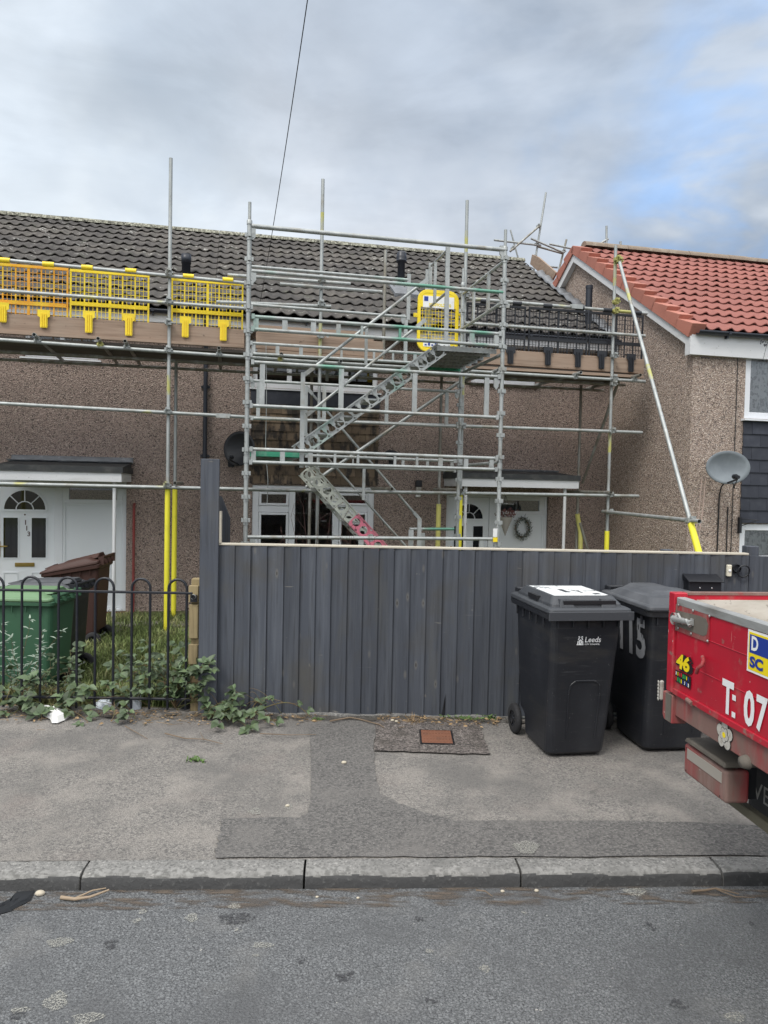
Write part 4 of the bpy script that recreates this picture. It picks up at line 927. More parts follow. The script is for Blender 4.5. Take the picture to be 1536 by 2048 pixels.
# ================================================================== STAIR TOWER
tw = thing('stair_tower', 'galvanised scaffold stair tower with two flights standing in front of the hung tiles', 'stair tower', (-1, TF, ZG), H)
def leg(px, py, v, ytop, stub=.22, mat=None):
    p = HP(px, py, v); zt = HP(px, ytop, v).z; mb = MB().tube((p.x, v, ZG+.02), (p.x, v, zt-stub), .0255, 14); mb.tube((p.x, v, zt-stub), (p.x, v, zt), .019, 12)
    mb.lathe([(.032,-.03),(.032,.01),(.026,.02)], (p.x, v, zt-stub), 12)
    z = ZG+.30
    while z < zt-stub-.02:
        mb.lathe([(.031,-.045),(.031,-.02)], (p.x, v, z), 12)
        for k in range(4):
            a = pi/2*k; dx, dy = cos(a), sin(a); mb.obox((p.x+dx*.036, v+dy*.036, z+.012), (dx,dy,0), (-dy,dx,0), (0,0,1), .014, .016, .024)
        z += .27
    mb.lathe([(.033,-.03),(.033,.05)], (p.x, v, ZG+2.35), 12)
    part('leg', mb, mat or m_gal, tw); return p.x
ufl = leg(495, 750, TF, 404); ufr = leg(1004, 750, TF, 459); ubr = leg(923, 700, TB, 537); ubl = leg(495, 750, TB, 480) if False else None
p = HP(497, 600, TB); 
mb = MB(); ublx = ufl+.06; mb.tube((ufl+.04,TB,ZG+.02),(ufl+.04,TB,HP(496,490,TB).z),.0255,12); part('leg', mb, m_galy, tw)
print('tower u', ufl, ufr, ubr)
rail_r = .0215
def trail(a, b, v, mat=None, r=rail_r, snap=True, name='ledger'):
    pa, pb = HP(*a, v), HP(*b, v)
    return mtube(name, pa, pb, mat or m_gal, tw, r)
def yat(seg, x): (x0, y0), (x1, y1) = seg; return y0+(y1-y0)*(x-x0)/(x1-x0)
def web(s_top, s_bot, v, xs_, w_=.05, mat=None, name='web'):
    mb = MB()
    for q in xs_:
        x, ww = q if isinstance(q, tuple) else (q, w_)
        a, b = HP(x, yat(s_top, x), v), HP(x, yat(s_bot, x), v); mb.box((a.x-ww/2, v-.012, b.z+.012), (a.x+ww/2, v+.012, a.z-.012))
    return mb
def beam(s_top, s_bot, v, xs_, mat=None, m2=None, w_=.05, r=rail_r, name='double_rail'):
    mb = MB()
    for s_ in (s_top, s_bot): mb.tube(HP(*s_[0], v), HP(*s_[1], v), r, 10)
    wb = web(s_top, s_bot, v, xs_, w_); mb.add(wb.v, wb.f)
    for s_ in (s_top, s_bot):
        for e in (0, 1): q = HP(*s_[e], v); d = -1 if e else 1; mb.box((min(q.x, q.x+d*.035), v-.03, q.z-.028), (max(q.x, q.x+d*.035), v+.03, q.z+.028))
    return part(name, mb, mat or m_gal, tw)
trail((503,452), (1010,500), TF, r=.026)
trail((503,542), (1007,585), TF, m_galg); trail((503,533), (816,560), TB, m_galg); trail((502,609), (812,634), TB)
beam(((503,633),(1002,668)), ((502,658),(1002,692)), TF, [(512,.06),(570,.06),(627,.06),677,(724,.03),(800,.03),(944,.06),(993,.06)], m_galg)
beam(((500,686),(920,712)), ((500,707),(922,731)), TB, [507,555,602,(683,.03),(748,.03),(786,.03),(830,.05)], m_gal)
beam(((502,724),(1000,754)), ((499,811),(996,835)), TF, [(525,.058),(683,.058),(830,.058),(974,.058)], m_galg, name='guard_frame')
beam(((501,761),(918,784)), ((501,836),(917,853)), TB, [(517,.05),(649,.05),(774,.05),(894,.05)], m_gal, name='guard_frame')
beam(((499,898),(995,917)), ((498,924),(994,939)), TF, [(507,.055),(565,.055),(621,.055),(670,.03),(716,.03),(790,.03),(834,.03),(881,.055),(932,.055),(983,.055)], m_gal)
beam(((610,911),(911,922)), ((610,931),(911,941)), TB, [(706,.02),(806,.04),(855,.04),(904,.05)], m_galg)
trail((495,1074), (988,1078), TF); trail((819,1058), (908,1058), TB, m_galg)
mb = MB(); 
for x in (722, 963): 
    a, b = HP(x, 1076, TF), HP(x, 1100, TF); mb.box((a.x-.03, TF-.012, ZG+.05), (a.x+.03, TF+.012, a.z-.02))
part('base_frame', mb, m_gal, tw)
# hook brackets hanging under ledgers
for (px, py, v_) in ((506,470,TF),(507,556,TF),(1004,505,TF),(1002,592,TF),(505,770,TB),(914,790,TB),(992,770,TF),(806,640,TB),(505,1086,TF),(980,1090,TF)):
    q = HP(px, py, v_); mb = MB().prism([(q.x-.03,v_-.012,q.z+.08),(q.x+.03,v_-.012,q.z+.08),(q.x+.03,v_-.012,q.z-.02),(q.x,v_-.012,q.z-.06),(q.x-.03,v_-.012,q.z-.02)], (0,.024,0)); part('bracket', mb, m_gal, tw)
# ties between front and back frames
for x_, z_ in ((ufr, HP(1006,521,TF).z), (ufr, HP(1005,603,TF).z), (ufr, HP(1000,708,TF).z), (ufl+.02, HP(500,912,TF).z), (ufl+.02, HP(497,700,TF).z), (ufl+.02, HP(500,540,TF).z), (ufr, HP(1000,925,TF).z)):
    mtube('cross_tie', (x_, TF, z_), (min(x_, ubr) if x_ > 0 else x_, TB, z_), m_gal, tw, .021)
za, zb2 = HP(1006,521,TF).z, HP(1005,603,TF).z
for f_ in (.35, .70):
    v = TF+(TB-TF)*f_; x = ufr+(ubr-ufr)*f_; part('end_guard_bar', MB().box((x-.012, v-.03, zb2), (x+.012, v+.03, za)), m_gal, tw)
# upper handrail frame round the head of the stairs
zr1 = HP(897,496,TF).z
uh = HP(895,560,TF).x; uh2 = HP(858,600,TB).x
for (pa, va, pb, vb) in (((897,498),TF,(863,531),TB+.3), ((892,586),TF,(858,615),TB+.3)):
    mtube('handrail', HP(*pa, va), HP(*pb, vb), m_gal, tw, .018)
def upost(px, ya, yb, v, w_=.055, mat=None):
    a, b = HP(px, ya, v), HP(px-(yb-ya)*.012, yb, v); mb = MB().box((a.x-w_/2, v-.014, b.z), (a.x+w_/2, v+.014, a.z)); return part('guard_post', mb, mat or m_gal, tw)
upost(896,494,682,TF,.05); upost(871,524,606,TF+.7,.035); upost(861,526,706,TB+.35,.05); upost(854,539,660,TB+.25,.04)
upost(818,548,640,TB,.05); upost(812,640,727,TB,.05); upost(978,547,620,TF+.5,.035); upost(733,656,730,TF+.35,.035)
upost(606,745,935,TF+.06,.05); upost(612,772,872,TF+.35,.045); upost(728,935,1000,TB,.04)
upost(839,1037,1098,TF+.4,.05); upost(822,1060,1098,TF+.1,.06); upost(846,1066,1098,TF+.5,.05)
# handrails down the flights (offset from the two frames)
for (a, b, v, r) in (((611,748),(852,561),TF+.10,.019), ((616,828),(848,642),TF+.10,.017), ((614,776),(838,1037),TB+.35,.019), ((614,870),(830,1113),TB+.35,.017)):
    mb = MB(); pa, pb = HP(*a, v), HP(*b, v); mb.tube(pa, pb, r, 10)
    d = (pb-pa).normalized()
    for q, s_ in ((pa, 1), (pb, -1)): mb.obox(q+d*.05*s_, d, (0,1,0), d.cross(Vector((0,1,0))), .07, .022, .024)
    part('handrail', mb, m_gal, tw)
# the flights: stringers cut with holes, thin treads between them
def holed(mb, A, B, w_, v, th, n, mode='round', hr=.32):
    A, B = Vector(A), Vector(B); d = B-A; Ls = d.length; d.normalize(); up = Vector((-d.z, 0, d.x)); 
    if up.z < 0: up = -up
    c = Ls/n
    for i in range(n):
        C0 = A+d*c*(i+.5); K_ = 16; O = []; I = []
        for k in range(K_):
            t = 2*pi*(k+.5)/K_; x, y = cos(t), sin(t); m_ = max(abs(x), abs(y)); O.append(C0+d*(x/m_)*c/2+up*(y/m_)*w_/2)
            if mode == 'round': r = min(c, w_)*hr*1.22; I.append(C0+d*x*r+up*y*r)
            else: I.append(C0+d*(x/m_)*c*.44*(.72 if y > 0 else 1)+up*(y/m_)*w_*.37)
        for y0, sg in ((-th/2, 1), (th/2, -1)):
            P = [p+Vector((0,y0,0)) for p in O+I]; mb.add(P, [(k, (k+1) % K_, K_+(k+1) % K_, K_+k) for k in range(K_)])
        P = [p+Vector((0,-th/2,0)) for p in I]+[p+Vector((0,th/2,0)) for p in I]; mb.add(P, [(k, (k+1) % K_, K_+(k+1) % K_, K_+k) for k in range(K_)])
    for s_ in (1, -1):   # flanges along both edges
        mb.obox((A+B)/2+up*(w_/2+.004)*s_+Vector((0,0,0)), d, (0,1,0), up, Ls/2, .022, .006)
def flight(name, top_front, bot_front, w_, n, mode, vs, mats, label):
    A, B = top_front, bot_front; fo = None
    for k, (v, mt) in enumerate(zip(vs, mats)):
        mb = MB(); a = Vector((A.x, v, A.z)); b = Vector((B.x, v, B.z)); holed(mb, a, b, w_, v, .008, n, mode)
        if fo is None: fo = part(name, mb, mt, tw, label, fixn=False)
        else: part('stringer', mb, mt, fo, fixn=False)
    tm = MB(); nt_ = int(abs(A.z-B.z)/.205)
    for i in range(1, nt_):
        t = i/nt_; x = A.x+(B.x-A.x)*t; z = A.z+(B.z-A.z)*t-.0; tm.box((x-.11, vs[0]+.02, z-.02), (x+.11, vs[1]-.02, z+.0))
        tm.box((x-.11, vs[0]+.02, z-.05), (x-.104, vs[1]-.02, z-.02)); tm.box((x+.104, vs[0]+.02, z-.05), (x+.11, vs[1]-.02, z-.02))
    part('treads', tm, m_gal, fo)
    return fo
U1, U2 = HP(884, 697, TF+.12), HP(600, 900, TF+.12)
f1 = flight('upper_flight', U1, U2, .155, 17, 'x', (TF+.12, TF+.70), (m_galg, m_gal), 'upper stair flight of pale galvanised and green-worn steel')
L1 = HP(617, 940, TB-.75); L2d = HP(757, 1093, TB-.75); dd = (L2d-L1); L2 = L1+dd*((L1.z-(ZG+.02))/(L1.z-L2d.z))
f2 = flight('lower_flight', L1, L2, .17, 22, 'round', (TB-.75, TB-.12), (m_cast, m_cast), 'lower stair flight of round-holed stringers with a pink foot')
# pink painted end of the lower stringer
dn = dd.normalized(); upn = Vector((-dn.z, 0, dn.x)); upn = upn if upn.z > 0 else -upn
tP = (HP(706, 1035, TB-.75)-L1).length/(L2-L1).length
pk_ = MB(); Lall = (L2-L1).length; holed(pk_, L1+dn*Lall*(math.ceil(tP*22)/22), L2, .172, TB-.75, .011, 22-math.ceil(tP*22), 'round', .315); part('pink_foot', pk_, m_pinkst, f2, fixn=False)
# landings
def landing(u0, u1, v0, v1, z, n, mat_first, name='landing'):
    mb = MB(); w_ = (v1-v0)/n
    lo = None
    for k in range(n):
        a = v0+k*w_+.006; b = v0+(k+1)*w_-.006; m_ = MB()
        m_.box((u0, a, z-.008), (u1, b, z)); m_.box((u0, a, z-.06), (u1, a+.005, z-.008)); m_.box((u0, b-.005, z-.06), (u1, b, z-.008))
        x = u0+.03
        while x < u1-.03: m_.box((x, a+.005, z-.035), (x+.02, b-.005, z-.008)); m_.box((x+.0, a+.01, z), (x+.012, b-.01, z+.012)); x += .06
        if lo is None: lo = part(name, m_, mat_first, tw)
        else: part('deck_plank', m_, m_green if (k == n-1 and name == 'landing') else m_gal, lo)
    return lo
z2 = HP(940, 698, TF+.2).z; landing(HP(870,700,TF+.2).x, ufr-.04, TF+.10, TB-.05, z2, 6, m_gal)
z1_ = HP(550, 903, TF+.1).z; landing(ufl+.05, HP(604,905,TF+.1).x, TF+.10, TB-.05, z1_, 6, m_green)
# tags on the right front leg
for (ya, yb, mt) in ((1057,1074,m_s_white), (1075,1084,m_yel)):
    a, b = HP(991, ya, TF-.04), HP(991, yb, TF-.04); mb = MB().box((a.x-.028, TF-.036, b.z), (a.x+.028, TF-.028, a.z)); part('tag', mb, mt, tw)

# ---- yellow ladder gate at the head of the stairs
gv = VO-.11
ga, gb_ = HP(836, 578, gv), HP(915, 707, gv); gx0, gx1, gz1, gz0 = ga.x, gb_.x, ga.z, gb_.z
gt = thing('safety_gate', 'yellow plastic mesh gate with rounded corners standing at the head of the tower stairs', 'gate', ((gx0+gx1)/2, gv, gz0), H)
def rrect(x0, x1, z0, z1, r, n=5):
    P = []
    for cx_, cz_, a0 in ((x1-r, z1-r, 0), (x0+r, z1-r, pi/2), (x0+r, z0+r, pi), (x1-r, z0+r, 1.5*pi)):
        for k in range(n+1): t = a0+pi/2*k/n; P.append((cx_+cos(t)*r, cz_+sin(t)*r))
    return P
O_ = rrect(gx0, gx1, gz0, gz1, .14); I_ = rrect(gx0+.045, gx1-.045, gz0+.05, gz1-.05, .10); n_ = len(O_); mb = MB()
V_ = [(x, gv-.018, z) for x, z in O_]+[(x, gv-.018, z) for x, z in I_]+[(x, gv+.018, z) for x, z in O_]+[(x, gv+.018, z) for x, z in I_]
fs = []
for k in range(n_): q = (k+1) % n_; fs += [(k, q, n_+q, n_+k), (2*n_+k, 3*n_+k, 3*n_+q, 2*n_+q), (k, 2*n_+k, 2*n_+q, q), (n_+k, n_+q, 3*n_+q, 3*n_+k)]
mb.add(V_, fs); gw = gx1-gx0
mb.box((gx0+.04, gv-.014, gz1-.25), (gx1-.04, gv+.014, gz1-.05)); mb.box((gx0+.04, gv-.014, gz0+.05), (gx1-.04, gv+.014, gz0+.16))
mb.box((gx0-.06, gv-.01, gz0+.48), (gx0+.02, gv+.01, gz0+.54)); mb.tube((gx1+.035, gv, gz0+.3), (gx1+.035, gv, gz1-.3), .011, 8)
for z in (gz0+.32, gz1-.34): mb.box((gx1-.01, gv-.012, z), (gx1+.045, gv+.012, z+.03))
part('frame', mb, m_yel, gt, bevel=.004)
mb = MB(); x = gx0+.075
while x < gx1-.06: mb.tube((x, gv, gz0+.16), (x, gv, gz1-.26), .0035, 5); x += .048
z = gz0+.20
while z < gz1-.27: mb.tube((gx0+.05, gv+.005, z), (gx1-.05, gv+.005, z), .0035, 5); z += .048
part('wire_mesh', mb, m_yel, gt)
pl_ = MB().box((gx0+.075, gv-.020, gz1-.255), (gx1-.075, gv-.0145, gz1-.09)); po = part('sign_plate', pl_, m_s_white, gt)
numb_text('SCAFFOLDING', .045, (1,0,0), (0,0,1), (gx0+.16, gv-.022, gz1-.235), m_s_yel, po, 'lettering', width=gw-.28, bold=.03)
mb = MB(); rr = random.Random(3)
mb.box((gx0+.09, gv-.0235, gz1-.165), (gx0+.15, gv-.021, gz1-.10))
part('emblem', mb, m_s_blue, po)
mb = numb_text('TRAINING', .05, (1,0,0), (0,0,1), (gx0+.17, gv-.022, gz1-.165), m_s_blue, None, width=gw-.29) if False else MB()
pl_ = MB().box((gx0+.09, gv-.020, gz0+.07), (gx1-.12, gv-.0145, gz0+.155)); po2 = part('sign_plate', pl_, m_s_white, gt)
mb = MB()
for k in range(5): mb.box((gx0+.11+k*.05, gv-.023, gz0+.085), (gx0+.14+k*.05, gv-.0205, gz0+.105+.02*(k % 2)))
part('pictogram', mb, m_s_blue, po2)
mb = MB()
for k in range(6): mb.box((gx0+.11+k*.055, gv-.023, gz0+.132), (gx0+.15+k*.055, gv-.0205, gz0+.146))
part('pictogram', mb, m_s_green, po2)

# ================================================================== ROOF SCAFFOLD behind the ridge, on the right
RVB = 4.7
rs = thing('roof_scaffold', 'tube scaffold rising behind the ridge where the dark roof meets the red one', 'scaffold', (UG, RVB, 4), H)
def rl(a, b, v=RVB, v2=None, mat=None, nm='brace', r=TR): return mtube(nm, HP(*a, v), HP(*b, v if v2 is None else v2), mat or m_gal, rs, r)
rl((1092,385), (1064,560), mat=m_galy, nm='standard'); rl((1133,479), (1113,560), mat=m_brown_tube, nm='standard', v=RVB+.1); rl((1213,452), (1213,500), nm='standard', v=RVB-2.0, mat=m_gal); rl((1241,483), (1242,505), nm='standard', v=RVB-2.4)
rl((988,480), (1082,491), nm='ledger', v=RVB-.06); rl((1062,477), (1127,505), nm='ledger', v=RVB-.1); rl((1099,488), (1142,497), nm='ledger', v=RVB); rl((1075,493), (1125,507), nm='ledger', v=RVB+.05, mat=m_brown_tube)
rl((1020,503), (1080,451), nm='brace', v=RVB-.08, mat=m_brown_tube); rl((1021,460), (1040,530), nm='brace', v=RVB+.3, mat=m_galy, r=.02); rl((1094,533), (1115,535), nm='ledger', v=RVB+.2)
rl((1196,490), (1216,478), nm='brace', v=RVB-2.0)
for px, py in ((1077,453),(1073,489),(1127,503),(1026,497),(1070,514)):
    p = HP(px, py, RVB-.04); coupler(rs, (p.x, p.y, p.z), m_galy)
a = HP(1072, 508, RVB-.5)
pkx = UG+.02
P0 = [HU(1064,509,pkx), HU(1076,514,pkx), HU(1112,545,pkx), HU(1101,566,pkx), HU(1060,528,pkx)]
mb = MB().prism([(pkx, q.y, q.z) for q in P0], (.04, 0, 0))
solo('roof_board', mb, m_wood, 'pale timber board standing on edge along the verge between the two roofs', 'board', (pkx, 3.5, 6), H)

# overhead wire running from the eaves up over the street
e_ = H.w(HP(520, 606, EV-.03)); far = Vector((0,0,CAMZ))+ray(615, 0)*5.5; d_ = far-e_
pts = [e_+d_*t+Vector((0,0,-.10*4*t*(1-t) if t < 1 else 0)) for t in [k/16 for k in range(17)]] + [far+d_*t for t in (.4, .8, 1.5)]
mb = MB().path(pts, .0042, 6); solo('overhead_wire', mb, m_cable, 'thin dark overhead wire running from the eaves up across the sky', 'wire', tuple(e_))
mb = MB().path([HP(532,690,VO-.02), HP(533,800,VO-.05), HP(531,900,VO-.04), HP(536,960,VO-.05), HP(534,1012,VO-.05)], .006, 5); solo('cord', mb, m_galy, 'thin pale cord hanging from the walkway in front of the hung tiles', 'cord', HP(532,690,VO), H)

# ================================================================== FENCES
def fz_(x): return FP(600,1093).z + (FP(1380,1108).z-FP(600,1093).z)*(x-FP(600,1093).x)/(FP(1380,1108).x-FP(600,1093).x)
xa, xg0, xg1, xb = FP(437,1200).x, FP(1494,1140).x, FP(1494,1140).x+1.0, 7.5
def boards(mb, x0, x1, w_, zf, z0=.012, t0=0., gap=0.):
    x = x0; i = 0
    while x < x1-.02:
        b = min(x+w_*random.uniform(.96, 1.04), x1); lean = random.uniform(-.002, .002); e = -random.uniform(.0008, .0028)
        zt = zf(x)+random.uniform(-.003, .002); o = random.uniform(-.002, .002)
        mb.hexa([(x+lean,t0-.012+o,z0),(b+e,t0-.026+o,z0),(b+e,t0-.003+o,z0),(x+lean,t0-.003+o,z0),(x,t0-.012+o,zt),(b+e,t0-.026+o,zt),(b+e,t0-.003+o,zt),(x,t0-.003+o,zt)])
        x = b; i += 1
fe = thing('board_fence', 'long dark grey featheredge board fence with pale capping along the footpath', 'fence', ((xa+xg0)/2,0,0), F)
mb = MB(); boards(mb, xa, xg0, .1205, fz_); part('boards', mb, m_fence, fe, fixn=False)
part('backing', MB().box((xa,-.002,.02),(xg0,.003,fz_(xg0)-.02)), m_fence, fe)
mb = MB().hexa([(xa,-.024,fz_(xa)),(xg0,-.024,fz_(xg0)),(xg0,.045,fz_(xg0)),(xa,.045,fz_(xa)),(xa,-.024,fz_(xa)+.016),(xg0,-.024,fz_(xg0)+.016),(xg0,.045,fz_(xg0)+.016),(xa,.045,fz_(xa)+.016)]); part('capping', mb, m_cap, fe, bevel=.003)
for z in (.25, .72, 1.12): part('rail', MB().box((xa,.004,z),(xg0,.05,z+.08)), m_fence, fe)
mb = MB()
def pl(i, j): x = xa-.1+(xg0-xa+.2)*i; return (x, (-.035+.012*sin(x*7)+.006*sin(x*23), .06)[round(j)], .022+.006*sin(x*11))
mb.grid(pl, 80, 1); mb.grid(lambda i, j: (xa-.1+(xg0-xa+.2)*i, -.035+.012*sin((xa-.1+(xg0-xa+.2)*i)*7)+.006*sin((xa-.1+(xg0-xa+.2)*i)*23)-.004*(1-j), (-.005, .022+.006*sin((xa-.1+(xg0-xa+.2)*i)*11))[round(j)]), 80, 1)
part('plinth_edge', mb, m_kerb, fe, fixn=False)
# black sliver on two boards low down, painting the dark of a gap
q = FP(886,1400); mb = MB().prism([(q.x-.012,-.0285,.02),(q.x+.012,-.0285,.02),(q.x+.006,-.0285,.13),(q.x+.016,-.0285,.19)], (0,.002,0)); part('hole_dark', mb, m_s_black, fe)
q1, q2 = FP(1503,1092,.1), FP(1335,1099,.1)
part('post', MB().box((q1.x-.05,.06,-.3),(q1.x+.04,.15,q1.z)), m_fence, fe, bevel=.004); part('post', MB().box((q2.x-.04,.06,-.3),(q2.x+.03,.15,q2.z)), m_fence, fe, bevel=.004)
ga_ = thing('garden_gate', 'weathered grey board gate with a ring handle at the right end of the fence', 'gate', (xg0+.5,0,0), F)
mb = MB(); boards(mb, xg0+.008, xg1, .105, lambda x: fz_(xg0)-.004, .04, -.004); part('boards', mb, fence_mat('worn_grey_boards', 1.0), ga_, fixn=False)
q = FP(1480,1136,-.05); mb = MB(); cxr = FP(1484,1140,-.06)
mb.lathe([(.03,-.03),(.035,-.01),(.03,0)], (cxr.x-.03,-.022,cxr.z+.01), 12, (0,1,0)); part('ring_plate', mb, m_black, ga_)
ring = [(cxr.x+.015+cos(t)*.045, -.055-.01*sin(t), cxr.z-.01+sin(t)*.045) for t in [2*pi*k/20 for k in range(21)]]; part('ring_handle', MB().path(ring, .006, 6), m_black, ga_)
fr2 = thing('board_fence', 'grey board fence continuing beyond the ring-handled gate', 'fence', (xb-2,0,0), F, None); mb = MB(); boards(mb, xg1+.01, xb, .12, lambda x: fz_(xg0)); part('boards', mb, m_fence, fr2, fixn=False)
# doorbell and letterbox
q = FP(1457,1141,-.03); t = thing('doorbell', 'small cream doorbell push screwed to the fence beside the ring handle', 'doorbell', (q.x,-.02,q.z-.04), F)
part('case', MB().box((q.x-.017,-.05,q.z-.044),(q.x+.017,-.021,q.z+.044)), M('cream_plastic',(.68,.64,.52),.4), t, bevel=.004); part('button', MB().lathe([(.011,-.004),(.009,-.007),(0,-.008)][:3],(q.x,-.049,q.z),12,(0,1,0)), m_s_white, t)
a, b = FP(1376,1151,-.1), FP(1440,1186,-.1); t = thing('letter_box', 'black metal letter box fixed to the fence above the second wheelie bin', 'letter box', ((a.x+b.x)/2,-.02,b.z-.1), F)
part('case', MB().box((a.x,-.12,b.z-.12),(b.x,-.024,a.z-.03)), m_black, t, bevel=.004)
part('lid', MB().hexa([(a.x-.01,-.14,a.z-.045),(b.x+.01,-.14,a.z-.045),(b.x+.01,-.022,a.z-.03),(a.x-.01,-.022,a.z-.03),(a.x-.01,-.14,a.z-.037),(b.x+.01,-.14,a.z-.037),(b.x+.01,-.022,a.z+.006),(a.x-.01,-.022,a.z+.006)]), m_black, t, bevel=.002)
for dx in (-.04, .05): part('rivet', MB().lathe([(.007,-.004),(0,-.006)],((a.x+b.x)/2+dx,-.12,a.z-.09),8,(0,1,0)), m_chrome, t)
# tall board at the left end
p = FP(401,1200), FP(438,1200); zt = FP(419,918).z
mb = MB().box((p[0].x,-.046,.0),(p[1].x,-.024,zt)); solo('tall_board', mb, m_fence, 'tall grey painted board standing upright at the left end of the fence', 'board', (p[0].x,-.03,0), F, bevel=.003)
mb = MB().box((p[1].x+.001,-.034,fz_(xa)+.018),(p[1].x+.014,.01,FP(434,1022).z)); solo('trim_batten', mb, m_cap, 'thin unpainted batten on the edge of the tall grey board above the fence capping', 'batten', (p[1].x,0,1.3), F)
# side fence running back to the house behind it
sf = Fr(F.w((p[1].x-.02,.08,0)).x, F.w((p[1].x-.02,.08,0)).y, 0, R(90+10.6)); mb = MB()
zs = lambda x: 1.66-.055*x-.10*(max(0, x-.2)*.5)**1.0
x = 0
while x < 2.9:
    mb.hexa([(x,-.012,-.2),(x+.128,-.002,-.2),(x+.128,.006,-.2),(x,.004,-.2),(x,-.012,zs(x)),(x+.128,-.002,zs(x+.1)),(x+.128,.006,zs(x+.1)),(x,.004,zs(x))]); x += .12
solo('side_fence', mb, m_fence, 'grey board fence running back from the tall board towards the house', 'fence', (0,0,0), sf)
# timber post with battens between the railing and the tall board
q0, q1 = FP(379,1250,.06), FP(400,1250,.06); t = thing('timber_post', 'bare weathered timber post with battens between the black railing and the grey fence', 'post', (q0.x,.06,0), F)
part('post', MB().box((q0.x+.012,.05,-.1),(q1.x+.05,.13,FP(388,1157,.06).z)), m_timber, t, bevel=.006)
for y0, y1, o in ((1172,1206,.0),(1210,1278,.004),(1290,1330,.002)):
    za, zb = FP(390,y0,.0).z, FP(390,y1,.0).z; part('batten', MB().box((q0.x+.002+o,.012,zb),(q1.x-.004,.049,za)), m_timber, t, bevel=.004)
part('bracket', MB().box((q0.x+.02,-.01,FP(390,1204).z),(q0.x+.07,.012,FP(390,1190).z)), m_black, t)

# ---- bow-top railing
rt = thing('bow_top_railing', 'black bow-top metal railing in front of the left garden', 'railing', (-2.4,.02,0), F)
xs_ = [FP(x,1250,.02).x for x in (7,42,79,116,152,187,226,263,299,334,373)]
sp_ = (xs_[-1]-xs_[0])/(len(xs_)-1); full = [xs_[-1]-sp_*k for k in range(40)][::-1]
zr = FP(190,1183,.02).z; ztop = FP(190,1156,.02).z
for k in range(0, len(full)-1, 2):
    a, b = full[k], full[k+1]; r = (b-a)/2; pts = [(a,.02,.02),(a,.02,ztop-r)]+[(a+r-cos(pi*j/10)*r,.02,ztop-r+sin(pi*j/10)*r) for j in range(1,10)]+[(b,.02,ztop-r),(b,.02,.02)]
    part('bow', MB().path(pts, .0098, 10), m_rail, rt)
part('top_rail', MB().box((full[0]-.3,.008,zr-.009),(FP(386,1190,.02).x,.032,zr+.009)), m_rail, rt, bevel=.003)
part('bottom_rail', MB().box((full[0]-.3,.008,.09),(FP(384,1190,.02).x,.032,.108)), m_rail, rt, bevel=.003)
q = FP(388,1193,.0); part('bolt', MB().lathe([(.018,-.03),(.02,-.01),(.012,0)],(q.x,-.0,q.z),10,(0,1,0)), m_gal, rt)

